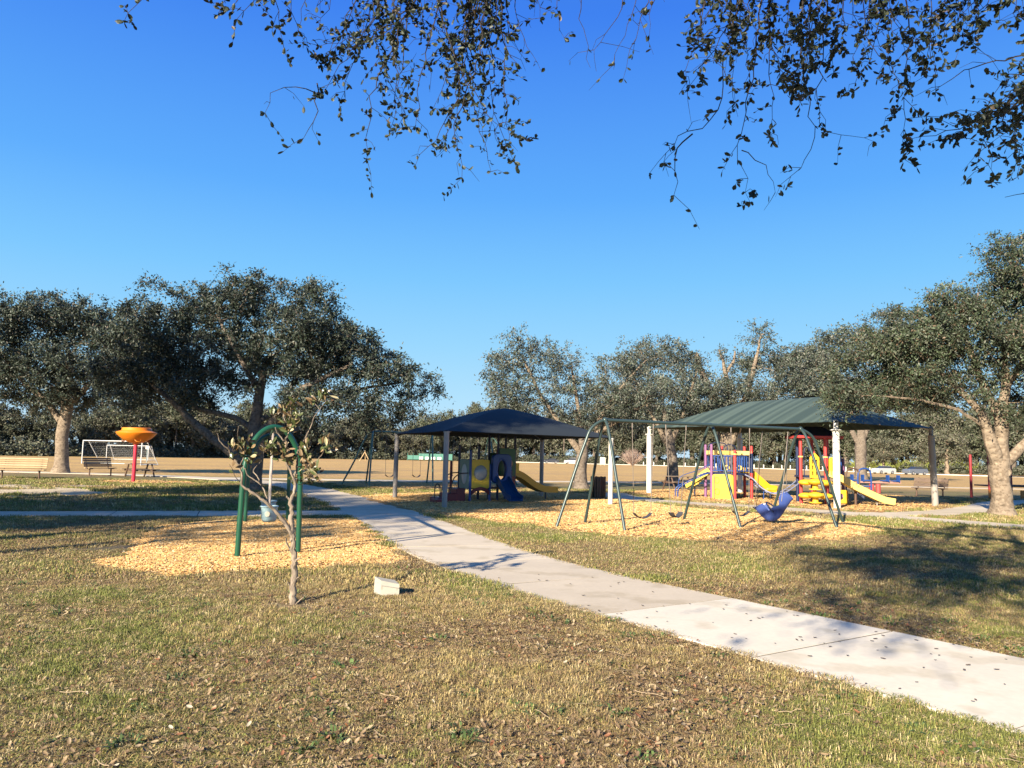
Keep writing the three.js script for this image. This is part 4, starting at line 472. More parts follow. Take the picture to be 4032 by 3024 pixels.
plantTree('live_oak', 'dense oak left of the frame shading the wide dark oak', [-19.2, 18.6], {
  seed: 31, clumps: 330, sprigs: 11, perSprig: 7, clumpR: .8, leaf: .22, step: .6, twig: .012, trunk: [[0, -.05, 0, .45], [0, 2.5, 0, .36], [0, 5.5, 0, .22]],
  lobes: lobe([[-1.5, 8.5, 2.6, 1.8], [.8, 9.3, 2.4, 1.7], [1.2, 7, 2.6, 1.5], [-1, 6, 2.8, 1.3]], 12, 1.2),
}, BARK_GREY, OAK_LEAF, 'oaks beyond the left edge');
plantTree('live_oak', 'high crowned oak left of the frame striping the walk with shade', [-16.2, .4], {
  seed: 33, clumps: 320, sprigs: 9, perSprig: 7, clumpR: .7, leaf: .2, step: .6, twig: .012, trunk: [[-.6, -.05, 0, .35], [-.3, 4, 0, .28], [0, 9, 0, .16]],
  lobes: lobe([[0, 10.4, 2.4, .8], [1.4, 11.6, 2.2, .7], [-1.4, 11.8, 2.2, .7], [.6, 12.8, 2.0, .6]], 16, 1.2),
}, BARK_GREY, OAK_LEAF, 'oaks beyond the left edge');
// ------------------------------------------------------------ far tree line
{
  const oakProto = (seed, h, w, clumps, tones) => growTree({ seed, clumps, sprigs: 8, perSprig: 6, clumpR: .95, leaf: .4, fat: .6, step: 1, twig: .03, jit: .3, flare: .2, trunk: [[0, -.1, 0, .42], [.2, h * .3, 0, .34], [0, h * .6, .2, .2]],
    lobes: (() => { const r = rngOf(seed * 3), a = []; for (let k = 0; k < 9; k++) { const f = k / 8, an = k * 2.4; a.push([Math.cos(an) * w * .34 * (1.1 - f * .6), h * (.3 + .58 * f), Math.sin(an) * w * .34 * (1.1 - f * .6), w * (.24 + .1 * r()), h * .14, w * .26, 1]); } return a; })(), tones });
  const FT = [[[.45, [.055, .066, .036]], [.3, [.085, .092, .058]], [.25, [.12, .115, .08]]], [[.5, [.066, .08, .042]], [.3, [.095, .10, .06]], [.2, [.125, .115, .08]]], [[.5, [.09, .096, .055]], [.3, [.12, .115, .075]], [.2, [.135, .12, .088]]]];
  const protos = [oakProto(41, 10, 9, 150, FT[0]), oakProto(42, 12, 9, 160, FT[1]), oakProto(43, 9, 10, 150, FT[2]), oakProto(44, 11, 7, 120, FT[0])];
  // pines: straight bare trunks with a tuft on top
  const pine = growTree({ seed: 45, clumps: 60, sprigs: 7, perSprig: 6, clumpR: .9, leaf: .5, fat: .3, step: 1.2, twig: .03, flare: .1, trunk: [[0, -.1, 0, .22], [.1, 5, 0, .18], [0, 10, 0, .13], [.1, 13.5, 0, .06]], lobes: [[0, 11.5, 0, 1.8, 1.6, 1.8, 1], [.4, 13.2, 0, 1.2, 1.1, 1.2, 1]], tones: FT[1] });
  const made = [...protos, pine], first = [], r = rngOf(77);
  const BARKS = [BARK_DARK, BARK_GREY, BARK_PALE, BARK_DARK, BARK_GREY];
  const put = (x, d, s, k, label, group) => {
    const name = k === 4 ? 'pine_tree' : 'oak_tree', at = [x, d];
    if (!first[k]) { const t = thing(name, label, 'tree', at, group); part('trunk', made[k].trunk, BARKS[k], t); if (made[k].wood) mass(part('branches', made[k].wood, BARKS[k], t)); mass(part('crown', made[k].crown, FAR_LEAF, t)); first[k] = t; t.rotation.y = r() * 6.28; t.scale.set(s, s, s); return; }
    const c = dup(first[k], at, label, r() * 6.28, group); c.name = c.name; c.scale.set(s * (.9 + .25 * r()), s, s * (.9 + .25 * r()));
  };
  const rows = [
    [[[-150, 96], [-112, 112], [-84, 128], [-70, 158], [-60, 198], [-40, 228], [-10, 250]], [.8, .8, .86, 1.0, 1.08, 1.12, 1.15], 'far tree in the line behind the soccer goals', 'trees beyond the left field', 42],
    [[[-14, 252], [22, 258], [50, 250], [80, 238], [100, 228]], [1.4, 1.45, 1.5, 1.6, 1.7], 'far tree behind the parked cars and white bollards', 'trees beyond the middle field', 24],
    [[[100, 222], [112, 196], [122, 176], [138, 166], [165, 160]], [1.5, 1.45, 1.35, 1.3, 1.3], 'far tree behind the right hand park road', 'trees beyond the right field', 16],
  ];
  for (const [line, hs, label, group, n] of rows) for (let row = 0; row < 2; row++) {
    const c = curveOf(line);
    for (let i = 0; i < n; i++) { const f = (i + .5 + (r() - .5) * .7) / n, p = c.getPointAt(f), h = hs[Math.min(hs.length - 1, Math.round(f * (hs.length - 1)))], k = r() < (group.includes('middle') ? .2 : .08) ? 4 : (r() * 4) | 0; const back = row * 9 + r() * 5; const l = Math.hypot(p.x, p.z); put(p.x * (1 + back / l), p.z * (1 + back / l), h * (.82 + .36 * r()) * (row ? 1.08 : .92), k, k === 4 ? label.replace('far tree', 'slim far pine') : label, group); }
  }
  put(91.4, 189, .92, 2, 'pale trunked far oak left of the parked silver car', 'trees by the right road'); put(93.9, 166, .98, 2, 'pale forked far oak right of the leaning canopy post', 'trees by the right road');
  // undergrowth that closes the foot of the tree line
  const bush = new LeafMesh(), dir = new THREE.Vector3(), nor = new THREE.Vector3(); for (let k = 0; k < 800; k++) { unit(r, dir); const q = Math.cbrt(r()); unit(r, nor); const n2 = new THREE.Vector3().copy(nor).addScaledVector(dir, -nor.dot(dir)).normalize(); const t = pickTone(r, FT[0]), m = .7 + .5 * r(); const a = unit(r).multiplyScalar(q); bush.add(L(a.x * 1.6, Math.abs(a.y) * 1.3, a.z * 1.2), dir, n2, .24, .16, [t[0] * m, t[1] * m, t[2] * m]); }
  const bushGeo = bush.geometry(), all = [];
  for (const [line, , , , n] of rows) { const c = curveOf(line); for (let i = 0; i < n * 11; i++) { const p = c.getPointAt(r()), l = Math.hypot(p.x, p.z), b = -3 + r() * 16; all.push([p.x * (1 + b / l), p.z * (1 + b / l), .8 + 1.0 * r()]); } }
  const im = new THREE.InstancedMesh(bushGeo, FAR_LEAF, all.length), o = new THREE.Object3D(); all.forEach(([x, d, s], i) => { o.position.set(x, -.1, -d); o.rotation.y = r() * 6.28; o.scale.set(s * 1.5, s * 1.25, s * 1.5); o.updateMatrix(); im.setMatrixAt(i, o.matrix); });
  im.name = 'undergrowth'; im.userData = { label: 'dark undergrowth at the foot of the far trees', category: 'undergrowth', kind: 'stuff' }; shade(im); scene.add(im);
  // bright saw palmettos by the right road, a leafless pinkish shrub by the bollards
  const palm = new LeafMesh(); for (let k = 0; k < 150; k++) { unit(r, dir); dir.y = Math.abs(dir.y) * 1.2 + .15; dir.normalize(); unit(r, nor); nor.addScaledVector(dir, -nor.dot(dir)).normalize(); const m = .8 + .5 * r(); palm.add(L((r() - .5) * .8, .1 + r() * .5, (r() - .5) * .8), dir, nor, 1.3 * (.7 + .5 * r()), .16, [.19 * m, .21 * m, .045 * m]); }
  const palmGeo = palm.geometry(); let pal;
  const PS = [[96, 214], [99, 212], [101.5, 209], [104, 206], [106.5, 203], [109, 200], [111, 197], [113, 195], [98, 217], [103, 211], [115, 192], [118, 189]];
  PS.forEach(([x, d], i) => { if (!pal) { pal = thing('palmetto_shrub', 'bright yellow green palmetto in the clump behind the right road', 'shrub', [x, d], 'palmettos behind the right road'); part('fronds', palmGeo, FAR_LEAF, pal); part('stem', rod(L(0, -.1, 0), L(.05, .5, 0), .12, .08), BARK_DARK, pal); pal.scale.setScalar(1.8); } else dup(pal, [x, d], pal.userData.label, i * 1.7).scale.setScalar(1.5 + .7 * hash2(i, 3, 5)); });
  const twigs = []; for (let k = 0; k < 110; k++) { unit(r, dir); dir.y = Math.abs(dir.y) + .45; dir.normalize(); const l = 3.4 + 1.4 * r(), m = L(dir.x * l * .45, dir.y * l * .5, dir.z * l * .45), e = L(dir.x * l * .8 + (r() - .5), dir.y * l, dir.z * l * .8 + (r() - .5)); twigs.push(limbGeo([L(0, 0, 0), m, e], [.06, .04, .015], 3)); for (let q = 0; q < 3; q++) twigs.push(limbGeo([m.clone().lerp(e, q * .3), e.clone().add(L((r() - .5) * 1.6, (r() - .2) * .9, (r() - .5) * 1.6))], [.03, .012], 3)); }
  const sh = thing('bare_shrub', 'leafless pinkish shrub behind the white bollards', 'shrub', [32.8, 208]); part('twigs', join(twigs), std(.36, .26, .21, .9), sh); part('stem', rod(L(0, -.2, 0), L(0, .6, 0), .2, .12), BARK_GREY, sh);
  
}
// ------------------------------------------------------------ the oak overhead: trunk behind the camera to the right, twigs hanging into view
{
  const at = [6.4, -2.4], t = thing('live_oak', 'overhead oak whose leafy twigs hang across the top of the sky', 'tree', at, 'live oaks standing in the lawn');
  const g = growTree({ seed: 30, clumps: 520, sprigs: 11, perSprig: 7, clumpR: .6, leaf: .12, step: .5, twig: .009, droop: .2,
    trunk: [[0, -.05, 0, .42], [-.1, 1.6, 0, .36], [-.3, 3.4, -.3, .3], [-.6, 5, -.8, .2], [-.8, 7, -1.2, .12]],
    limbs: [[[-.3, 3.6, -.4, .2], [-2, 5.6, -2.6, .16], [-4.2, 6.9, -5.2, .12], [-6.4, 7.2, -8.2, .09], [-8.6, 7.0, -8.8, .05]], [[-.4, 4, -.6, .18], [-.6, 6.2, -4, .13], [-1.4, 7.0, -7.6, .1], [-3, 7.1, -8.6, .06]], [[-.5, 4.6, -.6, .16], [.8, 6.4, -3.6, .11], [.6, 6.8, -6.6, .08], [.2, 6.7, -8, .05]], [[-.3, 3.6, -.3, .16], [-3, 5.8, -.6, .11], [-6.5, 6.6, -.4, .07]], [[-.3, 4, -.2, .16], [2, 6, 1, .1], [4, 7, 2, .06]]],
    // lobes: local x, height, local z (z positive = behind)
    lobes: [[-10.4, 6.3, 2.0, 1.3, .55, 1.6, .9], [-9.2, 6.0, .4, 1.3, .5, 1.3, .8], [-8.6, 7.6, .2, 1.8, .8, 2.2, 1.0], [-10.6, 8.6, 2.6, 2.0, .9, 2.4, 1.0], [-6.0, 8.2, 2.8, 2.4, 1.0, 2.2, .8], [-6.6, 6.3, .6, 2.3, .9, 2.2, 1.0], [-7.2, 6.6, -3.0, 2.0, .7, 1.6, 1.0], [-4.2, 6.6, -2.6, 2.2, 1.0, 2.0, .9], [-3.2, 7.8, 0, 2.6, 1.2, 2.2, .7], [-4.4, 8.0, -6, 2.4, .7, 1.6, .4], [.2, 8.0, -3, 2.8, 1.2, 2.6, .7], [1.2, 7.8, 1.6, 3, 1.4, 2.6, .6], [-1.2, 7.9, -7.6, 2.6, .6, 1.5, .4]] });
  part('trunk', g.trunk, BARK_PALE, t); mass(part('branches', g.wood, BARK_GREY, t)); mass(part('crown', g.crown, OAK_LEAF, t));
  // hanging twigs, each with its own leaves
  const nodes = g.nodes.map((n) => n.p), r = rngOf(611), stems = [], lm = new LeafMesh(), dir = new THREE.Vector3(), nor = new THREE.Vector3();
  const tones = [[.66, [.013, .022, .011]], [.27, [.020, .031, .015]], [.05, [.055, .064, .034]], [.02, [.08, .058, .035]]];
  const leafAt = (p, along) => { unit(r, dir).addScaledVector(along, .6); dir.y -= .1; dir.normalize(); unit(r, nor).addScaledVector(dir, -nor.dot(dir)).normalize(); const c = pickTone(r, tones), m = .75 + .5 * r(); lm.add(p, dir, nor, .030 + .036 * r(), .024 + .012 * r(), [c[0] * m, c[1] * m, c[2] * m], true); };
  const along = new THREE.Vector3();
  for (const [pts, leafy, from] of HANGING_STEMS) {
    const P = pts.map(([x, y, d]) => L(x - at[0], y, -d + at[1]));
    if (P[0].y > 4.7) { let b = null, q = 1e9; for (const n of nodes) { const e = n.distanceToSquared(P[0]); if (n.y > P[0].y + .15 && e < q) { q = e; b = n; } } if (b && q < 9) { const m = b.clone().lerp(P[0], .5); m.y = Math.max(m.y, lerp(b.y, P[0].y, .35)); P.unshift(b.clone(), m); } }
    const c = new THREE.CatmullRomCurve3(P, false, 'centripetal'), len = c.getLength(), n = Math.max(6, Math.ceil(len / .09)), S = c.getSpacedPoints(n);
    S.forEach((p, i) => { if (i && i < n) p.add(L((r() - .5) * .05, (r() - .5) * .03, (r() - .5) * .05)); });
    const thick = .0045 + .0028 * len; stems.push(limbGeo(S, S.map((_, i) => lerp(thick, .0016, i / n)), 4));
    const seen = Math.max(1, Math.floor(n * (leafy < .5 ? from : .3)));
    for (let i = seen; i <= n; i++) {
      along.subVectors(S[i], S[i - 1]).normalize();
      if (r() < .7 * (.35 + leafy)) {   // a side twig
        unit(r, dir); dir.addScaledVector(along, .45); dir.y -= .12; dir.normalize(); const tl = .10 + .34 * r() * r(), e = S[i].clone().addScaledVector(dir, tl), m = S[i].clone().lerp(e, .5).add(L((r() - .5) * .06, .02, (r() - .5) * .06)), td = dir.clone();
        stems.push(limbGeo([S[i], m, e], [.0026, .002, .0011], 3));
        const k = Math.round(leafy * (4.5 + 9 * r()) * (r() < .22 ? .1 : 1)); for (let q = 0; q < k; q++) { const f = .25 + .75 * (q + r()) / k; leafAt(S[i].clone().lerp(e, f), td); }
      }
      if (r() < leafy * .75) leafAt(S[i], along);
    }
    if (leafy > .1) for (let q = 0; q < 5 * leafy; q++) leafAt(S[n], along);
  }
  mass(part('hanging_twigs', join(stems), bark(.075, .06, .05), t)); mass(part('hanging_leaves', lm.geometry(), OAK_LEAF, t));
}
// ------------------------------------------------------------ young magnolia in the near lawn
{
  const t = thing('young_magnolia', 'scraggly young magnolia with pale bare branches in the near lawn', 'tree', [-2.25, 8.33]), r = rngOf(99);
  const wood = std(.36, .285, .215, .85, { map: barkTex, bumpMap: barkTex, bumpScale: .012 });
  MAGNOLIA_BRANCHES.forEach(([pts, r0, r1], k) => {
    const S = new THREE.CatmullRomCurve3(pts.map(([x, y, d]) => L(x, y, -d)), false, 'centripetal').getSpacedPoints(pts.length * 4);
    S.forEach((p, i) => { if (i && i < S.length - 1) p.add(L((r() - .5) * r0 * .6, (r() - .5) * r0 * .4, (r() - .5) * r0 * .6)); });
    part(k ? 'branch' : 'trunk', limbGeo(S, S.map((_, i) => lerp(r0, r1, i / (S.length - 1)) * 1.02 * (1 + .16 * (r() - .5))), k ? 6 : 10, k ? .1 : .28, k + 2, 0), wood, t);
  });
  const lm = new LeafMesh(), dir = new THREE.Vector3(), nor = new THREE.Vector3();
  const tones = [[.50, [.07, .085, .028]], [.24, [.12, .075, .034]], [.16, [.21, .145, .078]], [.10, [.36, .31, .18]]];
  MAGNOLIA_ROSETTES.forEach(([x, y, d], k) => {
    const n = k > 23 && k < 26 ? 3 : 17 + (r() * 12 | 0), up = L((r() - .5) * .8, .9, (r() - .5) * .8).normalize();
    for (let i = 0; i < n; i++) { unit(r, dir).addScaledVector(up, .75).normalize(); unit(r, nor).addScaledVector(dir, -nor.dot(dir)).normalize(); const c = pickTone(r, tones), m = .75 + .5 * r(); lm.add(L(x + (r() - .5) * .10, y + (r() - .5) * .11, -d + (r() - .5) * .10), dir, nor, .055 + .06 * r(), .030 + .012 * r(), [c[0] * m, c[1] * m, c[2] * m], true); }
  });
  part('foliage', lm.geometry(), leafMatOf(.38), t);
}
// ------------------------------------------------------------ paints
const grimeTex = tex(256, (u, v) => { const a = .86 + .14 * tile(u, v, 6, 40, 4), b = smooth(.6, .8, tile(u, v, 12, 47, 4)) * .1; return [a - b, a - b, a - b * 1.1]; });
const paint = (r, g, b, rough = .42, o = {}) => std(r, g, b, rough, { map: grimeTex, ...o });
const GREEN_STEEL = paint(.014, .085, .045, .32), GREY_GREEN = paint(.045, .072, .068, .34, { metalness: .15 }), PALE_GREEN = paint(.10, .19, .145, .38), RED = paint(.50, .055, .05, .4), DARK_RED = paint(.20, .022, .028, .45), BLUE = paint(.018, .065, .25, .36), NAVY = paint(.012, .024, .075, .4), YELLOW = paint(.78, .50, .035, .42), CREAM_YELLOW = paint(.80, .58, .17, .4), PURPLE = paint(.24, .10, .22, .45), ORANGE = paint(.86, .25, .012, .45), WHITE_POST = paint(.72, .685, .60, .5), GREY_POST = paint(.34, .305, .27, .6), CHAIN = std(.24, .20, .17, .5, { metalness: .5 }), RUBBER = std(.05, .05, .055, .6), BROWN = paint(.11, .062, .04, .6), PANEL_GREEN = paint(.03, .12, .055, .4), BUBBLE = std(.33, .33, .34, .18);
// ------------------------------------------------------------ green arch swing with two bucket seats
{
  const t = thing('arch_swing', 'dark green arched swing frame standing in wood chips', 'swing', [-4.4, 14.6]);
  const ends = [[[-3.98, 11.53], [-3.28, 12.19]], [[-5.81, 17.19], [-5.08, 17.87]]], apex = [];
  const loc = (x, y, d) => L(x + 4.4, y, -(d - 14.6));
  for (const [a, b] of ends) {
    const mx = (a[0] + b[0]) / 2, md = (a[1] + b[1]) / 2, P = (s, y) => loc(mx + (b[0] - a[0]) / 2 * s, y, md + (b[1] - a[1]) / 2 * s);
    part('arch', pipe([P(-1.02, -.1), P(-.99, .7), P(-.93, 1.38), P(-.78, 1.66), P(-.42, 1.90), P(0, 1.98), P(.42, 1.90), P(.78, 1.66), P(.93, 1.38), P(.99, .7), P(1.02, -.1)], .041, 14, 90), GREEN_STEEL, t);
    apex.push(P(0, 1.96));
  }
  part('top_beam', rod(apex[0], apex[1], .04, .04, 12), GREEN_STEEL, t);
  const dirB = apex[1].clone().sub(apex[0]).normalize(), side = L(-dirB.z, 0, dirB.x);
  const seatMat = paint(.30, .43, .46, .4), sheath = std(.40, .34, .30, .6);
  [[13.7, .37], [15.3, .36]].forEach(([d, y], i) => {
    const f = (d - 11.86) / (17.53 - 11.86), p = apex[0].clone().lerp(apex[1], f);
    const s = thing('bucket_swing', ['pale blue bucket swing seat hanging nearest in the arch swing', 'pale blue bucket swing seat hanging deeper in the arch swing'][i], 'swing seat', [p.x - 4.4 + 0, 14.6 - p.z], 'bucket swings in the arch', y);
    const shell = new THREE.LatheGeometry([[.02, .0], [.10, .005], [.125, .05], [.135, .14], [.14, .26], [.148, .27], [.132, .275], [.12, .14], [.10, .05], [.02, .03]].map(([a, b]) => new THREE.Vector2(a, b)), 20); shell.scale(1, 1, 1.15);
    part('seat', shell, seatMat, s); part('seat_rim', (() => { const g = new THREE.TorusGeometry(.142, .016, 8, 24); g.rotateX(Math.PI / 2); g.scale(1, 1, 1.15); g.translate(0, .27, 0); return g; })(), seatMat, s);
    part('badge', disc(.045, .012, 0, 0, 0).rotateX(Math.PI / 2).translate(.02, .15, .158), std(.62, .55, .42, .6), s);
    for (const q of [-1, 1]) part('chain', rod(L(dirB.x * .13 * q, .27, dirB.z * .13 * q), L(dirB.x * .15 * q, 1.96 - y - .02, dirB.z * .15 * q), .017, .017, 8), sheath, s);
  });
}
// ------------------------------------------------------------ two-bay swing sets
function chainSeat(name, label, group, top, drop, mat, halfW, dirX, dirZ, parentMake) {
  const s = thing(name, label, 'swing seat', [top.x, -top.z], group, top.y - drop);
  if (parentMake) parentMake(s); else {
    const P = (f, y, w) => L(dirX * halfW * f + -dirZ * w, y, dirZ * halfW * f + dirX * w);
    const pos = [], idx = [], n = 14; for (let i = 0; i <= n; i++) { const f = i / n * 2 - 1, y = .12 * Math.pow(Math.abs(f), 2.2); for (const w of [-.075, .075]) for (const e of [0, .012]) { const p = P(f, y + e, w); pos.push(p.x, p.y, p.z); } }
    for (let i = 0; i < n; i++) { const a = i * 4, b = a + 4; idx.push(a, b, a + 2, a + 2, b, b + 2, a + 1, a + 3, b + 1, a + 3, b + 3, b + 1, a, a + 1, b, a + 1, b + 1, b, a + 2, b + 2, a + 3, a + 3, b + 2, b + 3); }
    const g = new THREE.BufferGeometry(); g.setAttribute('position', new THREE.Float32BufferAttribute(pos, 3)); g.setIndex(idx); g.computeVertexNormals(); part('belt', g, mat, s);
  }
  return s;
}
const RAIL = 2.52;
{
  const org = [2.21, 18.12], t = thing('swing_set', 'grey green steel swing set with three splayed leg frames', 'swing set', org), loc = (x, y, d) => L(x - org[0], y, -(d - org[1]));
  const frames = [[[1.86, 19.2], [2.56, 17.04], [1.05, 17.76]], [[4.64, 20.78], [5.54, 18.51]], [[7.3, 21.82], [8.15, 19.26], [9.09, 21.09]]];
  const tops = frames.map(([a, b]) => [(a[0] + b[0]) / 2, (a[1] + b[1]) / 2]);
  const bd = [tops[2][0] - tops[0][0], tops[2][1] - tops[0][1]], bl = Math.hypot(...bd), bx = bd[0] / bl, bz = bd[1] / bl;
  part('top_rail', rod(loc(tops[0][0], RAIL, tops[0][1]), loc(tops[2][0], RAIL, tops[2][1]), .04, .04, 12), GREY_GREEN, t);
  frames.forEach(([a, b, c], i) => {
    const [mx, md] = tops[i];
    for (const q of [a, b]) { const e = Math.sign((q[0] - mx) * bz - (q[1] - md) * bx); part('leg', pipe([loc(mx, RAIL + .0, md), loc(lerp(mx, q[0], .10), RAIL - .10, lerp(md, q[1], .10)), loc(lerp(mx, q[0], .24), RAIL - .42, lerp(md, q[1], .24)), loc(lerp(mx, q[0], .6), RAIL * .42, lerp(md, q[1], .6)), loc(q[0], -.08, q[1])], .036, 10, 30), GREY_GREEN, t); }
    if (c) { const o = i ? 1 : -1; part('leg', pipe([loc(mx - bx * o * .1, RAIL, md - bz * o * .1), loc(mx + bx * o * .08, RAIL - .02, md + bz * o * .08), loc(lerp(mx, c[0], .28), RAIL - .2, lerp(md, c[1], .28)), loc(lerp(mx, c[0], .42), RAIL - .58, lerp(md, c[1], .42)), loc(c[0], -.08, c[1])], .036, 10, 36), GREY_GREEN, t); }
    part('clamp', (() => { const g = new THREE.SphereGeometry(.065, 10, 8); g.translate(...loc(mx, RAIL, md).toArray()); return g; })(), GREY_GREEN, t);
  });
  const on = (f) => L(lerp(tops[0][0], tops[2][0], f), RAIL, -lerp(tops[0][1], tops[2][1], f));
  const names = ['black belt swing hanging nearest the left leg frame', 'black belt swing hanging beside the middle leg frame', 'black belt swing hanging left of the blue chair swing'];
  [.175, .335, .665].forEach((f, i) => {
    const p = on(f), hw = [.225, .21, .22][i], tw = [.1, -.35, .25][i], dx = Math.cos(tw) * bx + Math.sin(tw) * bz, dz = -Math.cos(tw) * bz + Math.sin(tw) * bx, drop = [2.30, 2.29, 2.27][i];
    const s = chainSeat('belt_swing', names[i], 'belt swings of the grey swing set', p, drop, RUBBER, hw, dx, dz);
    for (const q of [-1, 1]) { part('hanger', rod(L(bx * .3 * q, drop - .03, -bz * .3 * q), L(bx * .3 * q, drop - .16, -bz * .3 * q), .014), CHAIN, s); part('chain', rod(L(dx * hw * q, .12, dz * hw * q), L(bx * .3 * q, drop - .12, -bz * .3 * q), .0085, .0085, 6), CHAIN, s); }
  });
  // reclined blue moulded chair swing
  {
    const p = on(.855), drop = 2.47, s = thing('chair_swing', 'blue moulded high backed chair swing hanging low in the right bay', 'swing seat', [p.x - .1, -p.z], null, RAIL - drop);
    const prof = new THREE.CatmullRomCurve3([L(-.46, .36, 0), L(-.40, .30, 0), L(-.28, .17, 0), L(-.13, .06, 0), L(.04, .045, 0), L(.19, .14, 0), L(.32, .33, 0), L(.46, .55, 0), L(.54, .65, 0)], false, 'centripetal');
    const wid = [.10, .13, .17, .20, .24, .25, .25, .23, .17], n = 28, m = 14, make = (off) => {
      const pos = [], idx = []; for (let i = 0; i <= n; i++) { const u = i / n, c = prof.getPoint(u), tg = prof.getTangent(u), nx = -tg.y, ny = tg.x, k = u * 8, k0 = Math.min(7, Math.floor(k)), w = lerp(wid[k0], wid[k0 + 1], k - k0); const notch = 1 - .5 * Math.exp(-(((u - .79) / .05) ** 2)); for (let j = 0; j <= m; j++) { const v = j / m * 2 - 1, up = .25 * notch * Math.pow(Math.abs(v), 1.7) * smooth(0, .12, u) + off, hw = w * (1 - .12 * v * v); pos.push(c.x + nx * up, c.y + ny * up, v * hw * (1 - (off ? .05 : 0))); } }
      for (let i = 0; i < n; i++) for (let j = 0; j < m; j++) { const a = i * (m + 1) + j; idx.push(a, a + 1, a + m + 1, a + 1, a + m + 2, a + m + 1); }
      const g = new THREE.BufferGeometry(); g.setAttribute('position', new THREE.Float32BufferAttribute(pos, 3)); g.setIndex(idx); g.computeVertexNormals(); return g;
    };
    const shellMat = std(.05, .085, .27, .3); const shell = part('shell', make(0), shellMat, s); part('shell_lining', make(.028), shellMat, shell);
    part('rim', pipe([L(-.45, .38, -.09), L(-.46, .37, 0), L(-.45, .38, .09)], .022, 8, 12), shellMat, s);
    part('safety_bar', pipe([L(.1, .3, -.22), L(-.08, .48, -.16), L(-.14, .52, 0), L(-.08, .48, .16), L(.1, .3, .22)], .018, 8), NAVY, s);
    for (const [x, y, z] of [[-.43, .37, -.1], [-.43, .37, .1], [.30, .58, -.2], [.30, .58, .2]]) part('chain', rod(L(x, y, z), L(bx * (x < 0 ? -.32 : .32) + .1, drop - .1, -bz * (x < 0 ? -.32 : .32)), .0085, .0085, 6), CHAIN, s);
    s.rotation.y = -.6;
  }
}
{
  // far green swings behind the navy canopy
  const org = [-6.9, 38.9], t = thing('swing_set', 'pale green far swing set behind the navy canopy', 'swing set', org), loc = (x, y, d) => L(x - org[0], y, -(d - org[1]));
  const tops = [[-7.0, 39.2], [-4.2, 41.2], [-1.2, 43.3]], h = 2.75, frames = [[[-7.62, 41.04], [-6.84, 37.7], [-8.54, 39.11]], [[-4.62, 43.04], [-3.9, 39.42]], [[-1.7, 45.2], [-.7, 41.5], [.5, 43.2]]];
  part('top_rail', rod(loc(tops[0][0], h, tops[0][1]), loc(tops[2][0], h, tops[2][1]), .045, .045, 8), PALE_GREEN, t);
  frames.forEach((fr, i) => fr.forEach(([x, d]) => part('leg', pipe([loc(tops[i][0], h, tops[i][1]), loc(lerp(tops[i][0], x, .16), h - .16, lerp(tops[i][1], d, .16)), loc(lerp(tops[i][0], x, .6), h * .42, lerp(tops[i][1], d, .6)), loc(x, -.08, d)], .042, 8, 20), PALE_GREEN, t)));
  [.14, .36, .64, .86].forEach((f, i) => {
    const p = L(lerp(tops[0][0], tops[2][0], f), h, -lerp(tops[0][1], tops[2][1], f)), s = chainSeat('belt_swing', ['first', 'second', 'third', 'fourth'][i] + ' belt swing from the left in the far pale green set', 'belt swings of the far green set', p, 2.32, RUBBER, .22, .82, -.57);
    for (const q of [-1, 1]) part('chain', rod(L(.82 * .22 * q, .12, -.57 * .22 * q), L(.82 * .26 * q, 2.32, -.57 * .26 * q), .009, .009, 5), CHAIN, s);
  });
}
// ------------------------------------------------------------ fabric shade canopies
function canopy(t, corners, eave, rise, ridge, sag, mat, tone, bow = 1.22) {
  const [A, B, C, D] = corners, n = 56, pos = [], col = [], idx = [];
  for (const off of [0, -.012]) for (let j = 0; j <= n; j++) for (let i = 0; i <= n; i++) {
    let s = i / n * 2 - 1, q = j / n * 2 - 1; const es = Math.max(0, (Math.abs(s) - ridge) / (1 - ridge)), m = Math.max(Math.abs(q), es);
    const pull = 1 - sag * Math.pow(m, 3) * (1 - Math.pow(Math.abs(Math.abs(q) > es ? s : q), 2)); const ps = Math.abs(q) > es ? s : s * pull, pq = Math.abs(q) > es ? q * pull : q, u = (ps + 1) / 2, v = (pq + 1) / 2;
    const x = lerp(lerp(A[0], B[0], u), lerp(D[0], C[0], u), v), d = lerp(lerp(A[1], B[1], u), lerp(D[1], C[1], u), v), y = eave + rise * (1 - Math.pow(m, bow)) - .05 * Math.sin(Math.PI * m) * Math.abs(Math.abs(q) > es ? s : q) + off;
    pos.push(x, y, -d); const c = tone(s, q, m, i, j); col.push(...c);
  }
  const w = n + 1, k = w * w, sq = (a, b, c, d) => idx.push(a, b, c, b, d, c);
  for (let o = 0; o < 2; o++) for (let j = 0; j < n; j++) for (let i = 0; i < n; i++) { const a = o * k + j * w + i; o ? sq(a, a + w, a + 1, a + w + 1) : sq(a, a + 1, a + w, a + w + 1); }
  for (let i = 0; i < n; i++) { sq(i, i + 1, k + i, k + i + 1); sq(n * w + i, n * w + i + 1, k + n * w + i, k + n * w + i + 1); sq(i * w, (i + 1) * w, k + i * w, k + (i + 1) * w); sq(i * w + n, (i + 1) * w + n, k + i * w + n, k + (i + 1) * w + n); }
  const g = new THREE.BufferGeometry(); g.setAttribute('position', new THREE.Float32BufferAttribute(pos, 3)); g.setAttribute('color', new THREE.Float32BufferAttribute(col, 3)); g.setIndex(idx); g.computeVertexNormals(); g.translate(-t.position.x, 0, -t.position.z);
  return part('fabric_roof', g, mat, t);
}
const clothTex = tex(256, (u, v, i, j) => { const a = .86 + .1 * tile(u, v, 32, 70, 3) + ((i + j) % 4 < 2 ? .03 : 0); return [a, a, a]; });
